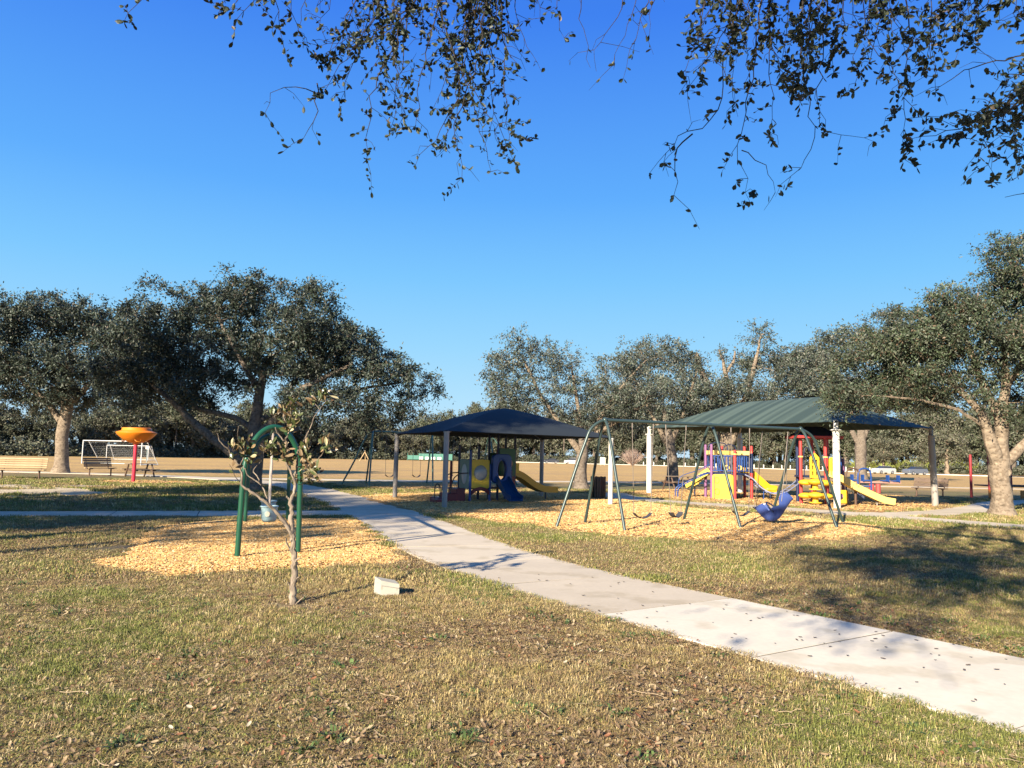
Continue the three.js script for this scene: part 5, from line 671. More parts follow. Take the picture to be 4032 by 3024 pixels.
{
  const t = thing('shade_canopy', 'dark navy fabric shade canopy on four posts over the toddler play set', 'canopy', [-.33, 27.7]), loc = (x, y, d) => L(x + .33, y, -(d - 27.7));
  const c = [[-4.18, 28.34], [-1.96, 23.53], [3.52, 27.08], [1.3, 31.9]], grow = c.map(([x, d]) => [x + (x + .33) * .035, d + (d - 27.7) * .035]);
  canopy(t, grow, 2.36, .98, .06, .06, new THREE.MeshStandardMaterial({ vertexColors: true, roughness: .8, side: THREE.DoubleSide, map: clothTex }), (s, q, m, i) => { const k = .9 + .12 * vnoise(i * .9, 3, 8) - (Math.abs(Math.abs(s) - Math.abs(q)) < .035 ? .25 : 0); return [.019 * k, .027 * k, .034 * k]; }, 1.28);
  const beam = new THREE.MeshStandardMaterial({ color: 0x3a3f47, roughness: .5 });
  c.forEach(([x, d], i) => {
    const p = part('post', rod(loc(x, -.1, d), loc(x, 2.34, d), .082, .082, 18), i === 2 ? WHITE_POST : GREY_POST, t); part('post_cap', disc(.1, .04, ...loc(x, 2.32, d).toArray()), i === 2 ? WHITE_POST : GREY_POST, p);
    part('rafter', pipe([loc(x, 2.3, d), loc(lerp(x, -.33, .35), 2.66, lerp(d, 27.7, .35)), loc(lerp(x, -.33, .97), 3.22, lerp(d, 27.7, .97))], .035, 8, 20), beam, t);
  });
}
{
  const t = thing('shade_canopy', 'large faded green hipped shade canopy over the play towers', 'canopy', [11.94, 34.4]), loc = (x, y, d) => L(x - 11.94, y, -(d - 34.4));
  const c = [[6.7, 37.3], [11.8, 27.95], [17.15, 31.43], [12.1, 40.7]], grow = c.map(([x, d]) => [x + (x - 11.94) * .02, d + (d - 34.4) * .02]);
  const r = rngOf(51), stripe = []; for (let k = 0; k < 60; k++) stripe.push(r());
  canopy(t, grow, 3.16, 1.27, .40, .05, new THREE.MeshStandardMaterial({ vertexColors: true, roughness: .75, side: THREE.DoubleSide, map: clothTex }), (s, q, m, i, j) => { const f = smooth(.42, .72, stripe[((Math.abs(q) >= Math.max(0, (Math.abs(s) - .4) / .6) ? i : j) * .95) | 0]); return [lerp(.040, .085, f), lerp(.066, .122, f), lerp(.054, .097, f)]; }, 1.1);
  const beam = paint(.55, .52, .46, .5);
  c.forEach(([x, d], i) => {
    const m = i === 2 ? GREY_POST : WHITE_POST, lean = i === 2 ? .1 : 0, p = part('post', rod(loc(x + lean, -.1, d), loc(x, 2.84, d), .125, .125, 20), m, t);
    part('post_flange', disc(.2, .035, ...loc(x, 2.85, d).toArray()), m, p); part('post_head', rod(loc(x, 2.86, d), loc(x, 3.12, d), .085), m, p); part('pulley', (() => { const g = new THREE.TorusGeometry(.07, .03, 8, 16); g.translate(...loc(x, 3.14, d).toArray()); return g; })(), m, p);
    const e = i === 0 || i === 3 ? [lerp(c[0][0], c[1][0], .31) + 2.7, lerp(c[0][1], c[1][1], .31) + 1.72] : [lerp(c[0][0], c[1][0], .69) + 2.7, lerp(c[0][1], c[1][1], .69) + 1.72];
    part('rafter', pipe([loc(x, 3.08, d), loc(lerp(x, e[0], .5), 3.74, lerp(d, e[1], .5)), loc(e[0], 4.30, e[1])], .045, 8, 20), beam, t);
  });
}
// ------------------------------------------------------------ moulded play parts
function panelGeo(w, h, holes = [], bevel = .012, depth = .035, round = .06) {   // upright panel, lower left corner at 0,0
  const s = new THREE.Shape(), q = round; s.moveTo(q, 0); s.lineTo(w - q, 0); s.quadraticCurveTo(w, 0, w, q); s.lineTo(w, h - q); s.quadraticCurveTo(w, h, w - q, h); s.lineTo(q, h); s.quadraticCurveTo(0, h, 0, h - q); s.lineTo(0, q); s.quadraticCurveTo(0, 0, q, 0);
  for (const [cx, cy, rx, ry] of holes) { const p = new THREE.Path(); p.absellipse(cx, cy, rx, ry, 0, Math.PI * 2); s.holes.push(p); }
  return new THREE.ExtrudeGeometry(s, { depth, bevelEnabled: true, bevelSize: bevel, bevelThickness: bevel, bevelSegments: 2, curveSegments: 20 });
}
// open trough along a path: bed with upturned walls, both with thickness
function chute(path, w, wall, thick = .03) {
  const c = new THREE.CatmullRomCurve3(path, false, 'centripetal'), n = 36, prof = [[-w / 2, wall], [-w / 2 + .02, wall], [-w / 2 + .05, .04], [-w / 4, .0], [w / 4, 0], [w / 2 - .05, .04], [w / 2 - .02, wall], [w / 2, wall], [w / 2 + .01, -thick], [-w / 2 - .01, -thick]], m = prof.length, pos = [], idx = [], up = L(0, 1, 0), t = new THREE.Vector3(), sd = new THREE.Vector3();
  for (let i = 0; i <= n; i++) { const p = c.getPointAt(i / n); t.copy(c.getTangentAt(i / n)); sd.crossVectors(t, up).normalize(); const nu = new THREE.Vector3().crossVectors(sd, t); for (const [a, b] of prof) pos.push(p.x + sd.x * a + nu.x * b, p.y + sd.y * a + nu.y * b, p.z + sd.z * a + nu.z * b); }
  for (let i = 0; i < n; i++) for (let k = 0; k < m; k++) { const a = i * m + k, b = i * m + (k + 1) % m; idx.push(a, b, a + m, b, b + m, a + m); }
  for (const i of [0, n]) { const a = i * m; for (const [x, y, z] of [[0, 1, 9], [1, 2, 9], [2, 3, 9], [3, 8, 9], [3, 4, 8], [4, 5, 8], [5, 6, 8], [6, 7, 8]]) idx.push(a + x, a + y, a + z); }
  const g = new THREE.BufferGeometry(); g.setAttribute('position', new THREE.Float32BufferAttribute(pos, 3)); g.setIndex(idx); const f = g.toNonIndexed(); f.computeVertexNormals(); return f;
}
// ------------------------------------------------------------ toddler play set under the navy canopy
{
  const t = thing('toddler_play_set', 'low play set with yellow panel, blue slide and red steps under the navy canopy', 'playground', [-.70, 27.25]); t.rotation.y = .575;
  const post = (x, z, h, m = NAVY) => { const p = part('post', rod(L(x, -.1, z), L(x, h, z), .045, .045, 12), m, t); part('post_cap', (() => { const g = new THREE.SphereGeometry(.047, 12, 8); g.translate(x, h, z); return g; })(), m, p); };
  post(-.80, 0, 1.78, BLUE); post(0, 0, 1.3, BLUE); post(-.80, -.8, 1.95, NAVY); post(0, -.8, 1.95, NAVY); post(.86, .05, 1.1, NAVY);
  for (const [x, z] of [[.52, -.32], [1.24, -.32], [.52, -.95], [1.24, -.95]]) post(x, z, 2.36, NAVY);
  part('deck', box(1.6, .06, .8, 0, .5, -.4), BROWN, t); part('tower_deck', box(.8, .06, .66, .88, .95, -.64), BROWN, t);
  const yp = part('front_panel', panelGeo(.70, .98, [[.35, .53, .27, .27]]).translate(-.75, .50, -.02), YELLOW, t);
  part('bubble_window', (() => { const g = new THREE.SphereGeometry(.275, 24, 12); g.scale(1, 1, .42); g.translate(-.40, 1.03, .0); return g; })(), BUBBLE, yp);
  const gp = part('side_panel', panelGeo(.66, 1.0, [[.33, .5, .2, .36]]).rotateY(-Math.PI / 2).translate(-.78, .48, -.73), paint(.17, .27, .22, .4), t);
  part('window_pane', (() => { const g = new THREE.SphereGeometry(1, 20, 12); g.scale(.05, .37, .21); g.translate(-.80, .98, -.40); return g; })(), std(.5, .5, .48, .3), gp);
  const arch = new THREE.Shape(); arch.moveTo(0, 0); arch.quadraticCurveTo(.35, .30, .70, 0); arch.lineTo(.70, .13); arch.quadraticCurveTo(.35, .30 + .08, 0, .13); part('arch_skirt', new THREE.ExtrudeGeometry(arch, { depth: .05, bevelEnabled: true, bevelSize: .008, bevelThickness: .008 }).translate(-.75, .28, 0), DARK_RED, t);
  // blue slide: hood with an oval doorway, then the chute
  const hd = part('slide_hood', panelGeo(.74, 1.0, [[.37, .46, .2, .36]], .02, .12, .2).translate(.04, .68, .02), BLUE, t);
  part('hood_rim', (() => { const g = new THREE.TorusGeometry(1, .09, 8, 28); g.scale(.235, .40, .3); g.translate(.41, 1.14, .14); return g; })(), BLUE, hd);
  part('blue_slide', chute([L(.42, .80, .10), L(.42, .66, .28), L(.42, .40, .56), L(.42, .20, .82), L(.42, .13, 1.08)], .52, .17), paint(.022, .085, .22, .3), t);
  part('tower_panel', panelGeo(.66, .98, [[.42, .45, .14, .17]]).translate(.55, .92, -.30), PANEL_GREEN, t); part('tower_bubble', (() => { const g = new THREE.SphereGeometry(.165, 20, 10); g.scale(.9, 1.05, .5); g.translate(.97, 1.37, -.28); return g; })(), std(.30, .20, .11, .3), t);
  part('red_panel', box(.34, .24, .04, .62, 1.74, -.33), DARK_RED, t); part('lower_panel', panelGeo(.40, .62, [[.2, .36, .05, .06]]).translate(.82, .28, -.30), DARK_RED, t); part('back_panel', panelGeo(.66, .75).translate(.55, .98, -.99), PANEL_GREEN, t); part('back_panel', panelGeo(.70, .85).translate(-.75, .52, -.86), BLUE, t);
  // yellow slide leaving the tower to the right
  part('slide_hood', new THREE.CylinderGeometry(.33, .33, .16, 20, 1, false, 0, Math.PI).rotateZ(Math.PI / 2).rotateX(-Math.PI / 2).translate(1.36, 1.35, -.62), YELLOW, t);
  part('hood_side', box(.14, .36, .62, 1.36, 1.2, -.62), YELLOW, t);
  part('yellow_slide', chute([L(1.26, .98, -.62), L(1.6, .86, -.62), L(2.2, .52, -.62), L(2.65, .36, -.62), L(3.25, .33, -.62)], .5, .2), paint(.72, .36, .012, .35), t);
  for (const x of [2.85]) part('slide_leg', rod(L(x, -.1, -.62), L(x, .33, -.62), .03), NAVY, t);
  // red step boxes with grab loops
  [[-1.12, .50, .62], [-1.46, .34, .62], [-1.82, .2, .66]].forEach(([x, h, w]) => part('step', box(.36, h, w, x, h / 2 - .01, -.36, 0, 0, 0, .03), DARK_RED, t));
  part('step', box(.44, .16, .5, -2.05, .07, .12, 0, 0, 0, .03), DARK_RED, t);
  part('post', rod(L(-1.15, -.1, -.75), L(-1.15, 1.42, -.75), .045), DARK_RED, t);
  for (const z of [-.05, -.7]) part('grab_loop', pipe([L(-.86, 1.02, z), L(-1.2, .98, z), L(-1.42, .82, z), L(-1.55, .3, z)], .02, 8), BROWN, t);
  part('grab_loop', pipe([L(-2.0, .1, -.3), L(-2.0, .52, -.3), L(-1.95, .62, -.3), L(-1.86, .62, -.3), L(-1.81, .52, -.3), L(-1.81, .1, -.3)], .018, 8), BROWN, t);
}
// ------------------------------------------------------------ round play tower, left under the green canopy
{
  const org = [9.56, 33.9], t = thing('play_tower', 'round play tower with blue bars, red posts and a yellow ring top', 'playground', org);
  const ang = (k) => -Math.PI / 2 + k * Math.PI / 3, R = 1.0, P = [0, 1, 2, 3, 4, 5].map((k) => [Math.cos(ang(k)) * R, -Math.sin(ang(k)) * R]);   // k=0 nearest
  P.forEach(([x, z], k) => {
    const hi = [2.06, 2.26, 2.26, 2.26, 2.3, 2.3][k], lower = k === 5 || k === 4 ? PURPLE : RED, p = part('post', rod(L(x, -.1, z), L(x, hi, z), .062, .062, 14), k === 0 ? RED : lower, t);
    part('post_cap', (() => { const g = new THREE.SphereGeometry(.066, 12, 8); g.translate(x, hi, z); return g; })(), k === 0 ? RED : lower, p);
    if (k === 1 || k === 2) part('post_sleeve', rod(L(x, 1.15, z), L(x, 2.0, z), .068, .068, 14), NAVY, p);
    if (k === 0) part('collar', disc(.1, .05, x, 1.94, z), CREAM_YELLOW, p);
  });
  const deck = new THREE.CylinderGeometry(.97, .97, .09, 6); part('deck', deck.translate(0, 1.10, 0), NAVY, t);
  for (let k = 0; k < 6; k++) {
    const a = P[k], b = P[(k + 1) % 6];
    if (k === 1 || k === 4) continue;   // openings to the slides
    const rail = part('barrier_rail', join([rod(L(a[0], 1.22, a[1]), L(b[0], 1.22, b[1]), .022), rod(L(a[0], 1.86, a[1]), L(b[0], 1.86, b[1]), .022)]), BLUE, t);
    for (let q = 1; q < 7; q++) part('bar', rod(L(lerp(a[0], b[0], q / 7), 1.22, lerp(a[1], b[1], q / 7)), L(lerp(a[0], b[0], q / 7), 1.86, lerp(a[1], b[1], q / 7)), .026, .026, 8), BLUE, rail);
  }
  for (const [x, y, z] of [[-.28, 1.36, .82], [.25, 1.36, .82]]) part('knob', (() => { const g = new THREE.TorusGeometry(.085, .035, 8, 16); g.translate(x, y, z); return g; })(), CREAM_YELLOW, t);
  for (let k = 0; k < 12; k++) { const a = k / 12 * 6.283 + .1; part('ring_panel', box(.44, .17, .05, 0, 0, 0).rotateY(Math.PI / 2 - a).translate(Math.cos(a) * .86, 2.0, -Math.sin(a) * .86), CREAM_YELLOW, t); }
  part('roof_loop', pipe([L(-.78, 1.9, -.3), L(-.78, 2.3, -.3), L(-.6, 2.42, -.32), L(-.1, 2.42, -.35), L(.05, 2.3, -.35), L(.05, 1.9, -.35)], .022, 8), NAVY, t); part('roof_loop', pipe([L(-.05, 1.9, -.7), L(.05, 2.3, -.7), L(.25, 2.38, -.7), L(.5, 2.3, -.7), L(.55, 1.9, -.7)], .022, 8), NAVY, t);
  // yellow climbing wall with moulded holds between the near post and the purple post
  { const a = P[5], b = P[0], len = Math.hypot(b[0] - a[0], b[1] - a[1]), ry = -Math.atan2(b[1] - a[1], b[0] - a[0]); const w = part('climbing_wall', panelGeo(len - .14, 1.05, [], .02, .1, .1).translate(.07, .0, -.05), YELLOW, t); w.position.set(a[0], 0, a[1]); w.rotation.y = ry;
    for (const [x, y] of [[.26, .82], [.27, .34]]) part('hold_ring', pipe([L(x - .07, y - .1, .075), L(x + .05, y - .12, .075), L(x + .09, y, .075), L(x + .05, y + .1, .075), L(x - .07, y + .09, .075)], .014, 6, 40, true), paint(.45, .26, .01, .5), w);
    part('climbing_chain', rod(L(.16, .02, .12), L(.16, 1.0, .12), .014), CHAIN, w); }
  part('support_column', rod(L(.27, -.1, -1.6), L(.27, 1.1, -1.6), .01, .01, 6), WHITE_POST, t);
  // slides
  part('slide', chute([L(.55, 1.16, -.1), L(.95, 1.02, .0), L(1.35, .66, .06), L(1.62, .44, .08), L(2.0, .36, .1)], .5, .26), paint(.72, .42, .012, .4), t); part('slide_leg', rod(L(1.8, -.1, .1), L(1.8, .38, .1), .03), NAVY, t); part('slide_exit', new THREE.CapsuleGeometry(.19, .25, 6, 14).rotateZ(Math.PI / 2).scale(1, .62, 1.25).translate(1.78, .47, .16), YELLOW, t);
  part('slide', chute([L(-.6, 1.12, -.5), L(-.9, .9, -.6), L(-1.25, .58, -.7), L(-1.65, .42, -.8)], .5, .26), YELLOW, t); part('slide_leg', rod(L(-1.3, -.1, -.7), L(-1.3, .5, -.7), .03), NAVY, t);
  // arched ladder to the left
  { const rail = (z) => [L(-.86, 1.14, z), L(-1.2, 1.02, z), L(-1.6, .82, z), L(-2.1, .56, z), L(-2.28, .40, z), L(-2.3, -.1, z)], c = [.45, -.05].map((z) => new THREE.CatmullRomCurve3(rail(z), false, 'centripetal')); for (const z of [.45, -.05]) part('ladder_rail', pipe(rail(z), .026, 8, 40), BLUE, t); for (let k = 1; k < 9; k++) part('rung', rod(c[0].getPointAt(k / 10), c[1].getPointAt(k / 10), .018), BLUE, t);
    part('hand_rail', pipe([L(-.9, 1.5, .45), L(-1.5, 1.2, .45), L(-2.2, .9, .45), L(-2.3, .5, .45)], .016, 6), BLUE, t); }
  // wavy ladder bridge towards the second tower
  { const rail = (z) => [L(.5, 1.08, z), L(.8, .92, z + .1), L(1.1, .56, z + .3), L(1.5, .33, z + .6), L(1.85, .40, z + 1.0), L(2.1, .68, z + 1.5), L(2.3, 1.0, z + 1.9)], c = [.75, .2].map((z) => new THREE.CatmullRomCurve3(rail(z), false, 'centripetal')); for (const z of [.75, .2]) part('bridge_rail', pipe(rail(z), .028, 8, 50), std(.20, .22, .33, .4), t);
    for (let k = 1; k < 14; k++) { const a = c[0].getPointAt(k / 14), b = c[1].getPointAt(k / 14); part('bridge_rung', rod(a, b, .018), std(.20, .22, .33, .4), t); } for (const [x, z] of [[1.25, .9], [1.7, 1.3]]) part('bridge_leg', rod(L(x, -.1, z), L(x, .42, z), .022), BLUE, t); }
}
// ------------------------------------------------------------ roofed play tower, right under the green canopy
{
  const org = [12.1, 31.0], t = thing('play_tower', 'tall play tower with dark roof, long pale yellow slide and yellow pod climber', 'playground', org);
  const post = (x, z, h, m, sleeve) => { const p = part('post', rod(L(x, -.1, z), L(x, h, z), .065, .065, 14), m, t); if (sleeve) part('collar', disc(.1, .05, x, 1.88, z), CREAM_YELLOW, p); };
  post(-.60, .4, 2.7, RED, 1); post(.36, .45, 2.66, RED, 1); post(.24, -.6, 2.6, RED); post(.82, -.5, 2.66, RED); post(1.16, -.3, 1.98, NAVY); post(1.5, -.6, 1.85, PURPLE); post(-.36, -.6, 2.6, NAVY);
  part('deck', box(1.5, .08, 1.1, .26, 1.1, -.06), NAVY, t);
  { const w = 1.75, d = 1.35, y = 2.68, g = new THREE.BufferGeometry(), v = [[-w / 2, y, d / 2], [w / 2, y, d / 2], [w / 2, y, -d / 2], [-w / 2, y, -d / 2], [-.35, y + .42, 0], [.35, y + .42, 0]], f = [[0, 1, 5], [0, 5, 4], [1, 2, 5], [2, 3, 4], [2, 4, 5], [3, 0, 4], [0, 2, 1], [0, 3, 2]]; g.setAttribute('position', new THREE.Float32BufferAttribute(f.flatMap((q) => q.flatMap((i) => [v[i][0] + .1, v[i][1], v[i][2]])), 3)); g.computeVertexNormals(); const rf = part('roof', g, NAVY, t); part('fascia', join([box(w + .04, .1, .05, .1, y - .02, d / 2), box(w + .04, .1, .05, .1, y - .02, -d / 2), box(.05, .1, d, .1 - w / 2, y - .02, 0), box(.05, .1, d, .1 + w / 2, y - .02, 0)]), RED, rf); }
  // pencil shaped panel with six slots
  { const s = new THREE.Shape(); s.moveTo(0, 0); s.lineTo(.34, 0); s.lineTo(.34, .78); s.lineTo(.17, .96); s.lineTo(0, .78); for (const x of [.05, .205]) for (const y of [.07, .30, .53]) { const p = new THREE.Path(); p.moveTo(x, y); p.lineTo(x + .085, y); p.lineTo(x + .085, y + .18); p.lineTo(x, y + .18); s.holes.push(p); } const p = part('slotted_panel', new THREE.ExtrudeGeometry(s, { depth: .07, bevelEnabled: true, bevelSize: .012, bevelThickness: .012 }).translate(-.30, 1.07, .55), YELLOW, t); part('panel_tip', (() => { const g = new THREE.ConeGeometry(.04, .1, 10); g.translate(-.13, 2.08, .58); return g; })(), RED, p); part('panel_back', box(.3, .7, .02, -.13, 1.42, .52), BROWN, p); }
  part('loop', pipe([L(-.42, 1.1, .3), L(-.42, 2.1, .3), L(-.36, 2.24, .3), L(-.28, 2.24, .3), L(-.22, 2.1, .3)], .02, 8), NAVY, t);
  // two tiers of moulded stepping pods on a stem
  { const stem = part('pod_stem', rod(L(-.28, -.1, .95), L(-.28, 1.0, .95), .075, .075, 14), YELLOW, t);
    for (const y of [.90, .39]) { for (let k = 0; k < 4; k++) { const a = k * 1.5708 + .3, cx = -.22 + Math.cos(a) * .36, cz = .9 + Math.sin(a) * .3; const g = new THREE.SphereGeometry(.27, 20, 10); g.scale(1.05, .44, .9); g.translate(cx, y + (k % 2 ? .02 : -.02), cz); part('pod', g, YELLOW, t); part('pod_ridge', (() => { const q = new THREE.TorusGeometry(.25, .028, 8, 24); q.rotateX(Math.PI / 2); q.scale(1.05, 1, .9); q.translate(cx, y + (k % 2 ? .02 : -.02), cz); return q; })(), YELLOW, t); } part('foot_disc', disc(.24, .035, -.28, y - .27, 1.02, 24), YELLOW, t); part('tier_core', disc(.11, .34, -.28, y - .1, 1.02, 16), YELLOW, t); } }
  // long slide to the right with a hood at its head
  { part('slide_hood', join([panelGeo(.5, .74, [[.27, .34, .12, .22]], .02, .08, .12).rotateY(.5).translate(.44, 1.12, .62)]), YELLOW, t);
    part('slide', chute([L(.42, 1.16, .40), L(.8, 1.02, .46), L(1.3, .72, .54), L(1.9, .42, .64), L(2.4, .20, .72), L(2.82, .12, .80)], .56, .22), CREAM_YELLOW, t); part('slide_leg', rod(L(1.55, -.1, .4), L(1.55, .6, .4), .05), BROWN, t); part('slide_leg', rod(L(2.25, -.1, .7), L(2.25, .24, .7), .025), GREY_POST, t); }
  part('side_panel', panelGeo(.3, .9).translate(1.0, 1.06, -.3), BLUE, t); part('crawl_panel', panelGeo(.46, .5, [[.2, .25, .1, .14]]).translate(.9, .08, .1), YELLOW, t);
  { const net = []; for (let k = 0; k < 7; k++) { net.push(rod(L(1.5 + k * .12, 1.2 - k * .14, -.6), L(1.5 + k * .12, -.05, -.6 - k * .02), .01, .01, 5)); net.push(rod(L(1.5, 1.2 - k * .17, -.6), L(2.4, .35 - k * .05, -.7), .01, .01, 5)); } part('rope_net', join(net), std(.2, .22, .34, .6), t); }
}
// ------------------------------------------------------------ park furniture
const SLAT_WOOD = [[.66, .47, .25], [.61, .42, .21], [.70, .51, .29]].map((c) => std(...c, .7, { map: barkTex })), SLAT_DARK = [[.20, .13, .085], [.17, .11, .07]].map((c) => std(...c, .7, { map: barkTex }));
function bench(label, at, turn, len, woods, solid) {   // faces local +z
  const t = thing('park_bench', label, 'bench', at, 'benches round the playground'); t.rotation.y = turn;
  for (let k = 0; k < 4; k++) part('seat_slat', box(len, .04, .095, 0, .45, .05 + k * .115), woods[k % woods.length], t);
  const nb = solid ? 2 : 5; for (let k = 0; k < nb; k++) { const h = solid ? .22 : .085, s = solid ? .24 : .105; part('back_slat', box(len, h, .04, 0, .52 + k * s + h / 2, -.03 - (k * s) * .32, -.3), woods[(k + 1) % woods.length], t); }
  for (const x of [-len * .38, len * .38]) { part('leg', join([rod(L(x, -.08, .2), L(x, .43, .2), .04), box(.1, .03, .38, x, .015, .2)]), BROWN, t); part('bracket', join([box(.05, .04, .5, x, .41, .2), box(.045, .6, .05, x, .72, -.13, -.3)]), BROWN, t); }
  return t;
}
bench('sunlit pale slatted bench at the far left edge', [-23.9, 38.0], .28, 2.1, SLAT_WOOD);
bench('slatted bench turned away between the pale oak trunk and goal', [-23.6, 44.4], 1.15, 1.8, [...SLAT_WOOD.slice(0, 1), ...SLAT_DARK]);
bench('dark brown bench behind the leaning canopy post', [22.6, 41.6], -.8, 1.7, SLAT_DARK, true);
function picnic(label, at, turn) {
  const t = thing('picnic_table', label, 'picnic table', at, 'picnic tables'); t.rotation.y = turn; const w = std(.33, .25, .18, .8, { map: barkTex });
  for (let k = 0; k < 5; k++) part('top_plank', box(1.5, .04, .13, 0, .74, -.28 + k * .14), w, t); for (const z of [-.68, .68]) for (const k of [-.07, .07]) part('seat_plank', box(1.5, .04, .13, 0, .44, z + k), w, t);
  for (const x of [-.55, .55]) for (const q of [-1, 1]) part('leg', rod(L(x, -.05, .62 * q), L(x, .73, .22 * q), .045, .045, 6), BROWN, t); for (const x of [-.5, .5]) part('cross_beam', box(.08, .09, 1.5, x, .39, 0), BROWN, t);
  return t;
}
picnic('weathered picnic table beside the red funnel pole', [-21.1, 44.2], .9); picnic('shaded picnic table behind the round play tower', [9.4, 43.5], .4);
// ball funnel: orange bowl on a red pole
{
  const t = thing('ball_funnel', 'orange ball funnel on a slim red pole', 'ball funnel', [-17.9, 36.9]);
  part('pole', rod(L(0, -.1, 0), L(0, 1.9, 0), .085, .085, 16), paint(.55, .03, .06, .35), t); part('collar', disc(.12, .12, 0, 1.86, 0), ORANGE, t);
  part('bowl', new THREE.LatheGeometry([[.10, 1.84], [.34, 1.90], [.62, 2.06], [.80, 2.22], [.90, 2.34], [.89, 2.38], [.72, 2.44], [.66, 2.46], [.64, 2.58], [.60, 2.60], [.58, 2.50], [.50, 2.30], [.2, 2.0], [.0, 1.98]].map(([a, b]) => new THREE.Vector2(a, b)), 40), ORANGE, t);
  for (const a of [.6, 2.6, 4.7]) part('ball_hole', (() => { const g = new THREE.TorusGeometry(.13, .02, 8, 18); g.rotateX(-.75); g.translate(0, 2.02, .56); g.rotateY(a); return g; })(), paint(.5, .16, .01, .5), t);
}
// slatted litter bin
{ const t = thing('litter_bin', 'brown slatted round litter bin by the white canopy post', 'bin', [3.53, 30.95]); part('liner', disc(.24, .78, 0, .42, 0, 24), std(.05, .045, .04, .8), t); for (let k = 0; k < 18; k++) { const a = k / 18 * 6.283; part('slat', box(.075, .9, .03, 0, 0, 0).rotateY(Math.PI / 2 - a).translate(Math.cos(a) * .285, .45 + (k % 2) * .015, -Math.sin(a) * .285), SLAT_DARK[k % 2], t); } part('hoop', (() => { const g = new THREE.TorusGeometry(.27, .015, 6, 30); g.rotateX(Math.PI / 2); g.translate(0, .75, 0); return g; })(), BROWN, t); }
// concrete block leaning out of the lawn
{
  const t = thing('concrete_block', 'pale slanted concrete marker block in the near grass', 'concrete block', [-1.35, 8.95]);
  const v = [[-.165, 0, .03], [-.075, 0, .12], [.13, 0, .10], [.06, 0, .0]], up = [.215, .185, .145, .175], hull = []; const g = new THREE.BufferGeometry(), A = v.map((p) => [p[0], -.06, p[2]]), B = v.map((p, i) => [p[0] + .004, up[i], p[2]]), tri = []; const quad = (a, b, c, d) => tri.push(...a, ...b, ...c, ...a, ...c, ...d); for (let i = 0; i < 4; i++) quad(A[i], A[(i + 1) % 4], B[(i + 1) % 4], B[i]); quad(B[0], B[1], B[2], B[3]);
  g.setAttribute('position', new THREE.Float32BufferAttribute(tri, 3)); g.setAttribute('uv', new THREE.Float32BufferAttribute(tri.filter((_, i) => i % 3 !== 2).map((x) => x * 3), 2)); g.computeVertexNormals(); part('block_body', g, std(.40, .375, .32, .9, { map: concreteTex, bumpMap: concreteTex, bumpScale: .01 }), t); part('lid_seam', box(.2, .006, .012, .03, .118, .115, 0, .08, -.13), std(.3, .28, .25, .9), t);
}
// soccer goals
function goal(label, at, turn, w, h, dep) {
  const t = thing('soccer_goal', label, 'soccer goal', at, 'soccer goals on the far field'); t.rotation.y = turn; const m = std(.58, .58, .56, .5), r = .05;
  for (const x of [-w / 2, w / 2]) { part('upright', rod(L(x, -.05, 0), L(x, h, 0), r), m, t); part('back_stay', rod(L(x, h, -.6), L(x, .05, -dep), r * .7), m, t); part('top_stay', rod(L(x, h, 0), L(x, h, -.6), r * .7), m, t); part('ground_bar', rod(L(x, .05, 0), L(x, .05, -dep), r * .7), m, t); } part('crossbar', rod(L(-w / 2, h, 0), L(w / 2, h, 0), r), m, t); part('back_bar', rod(L(-w / 2, .05, -dep), L(w / 2, .05, -dep), r * .7), m, t);
  const net = []; for (let k = 1; k < 36; k++) { const x = -w / 2 + w * k / 36; net.push(rod(L(x, h, -.6), L(x, .05, -dep), .003, .003, 3)); } for (let k = 1; k < 12; k++) { const f = k / 12; net.push(rod(L(-w / 2, lerp(h, .05, f), lerp(-.6, -dep, f)), L(w / 2, lerp(h, .05, f), lerp(-.6, -dep, f)), .003, .003, 3)); for (const x of [-w / 2, w / 2]) net.push(rod(L(x, h * (1 - f), 0), L(x, h * (1 - f), lerp(-.6, -dep, f)), .003, .003, 3)); } mass(part('net', join(net), std(.6, .6, .58, .8), t));
  return t;
}
goal('large white soccer goal behind the red pole and orange funnel', [-39.2, 76], -.35, 7.6, 2.3, 2.2); goal('smaller white soccer goal seen through the large one', [-53.5, 108], -.2, 6.6, 2.0, 1.6);
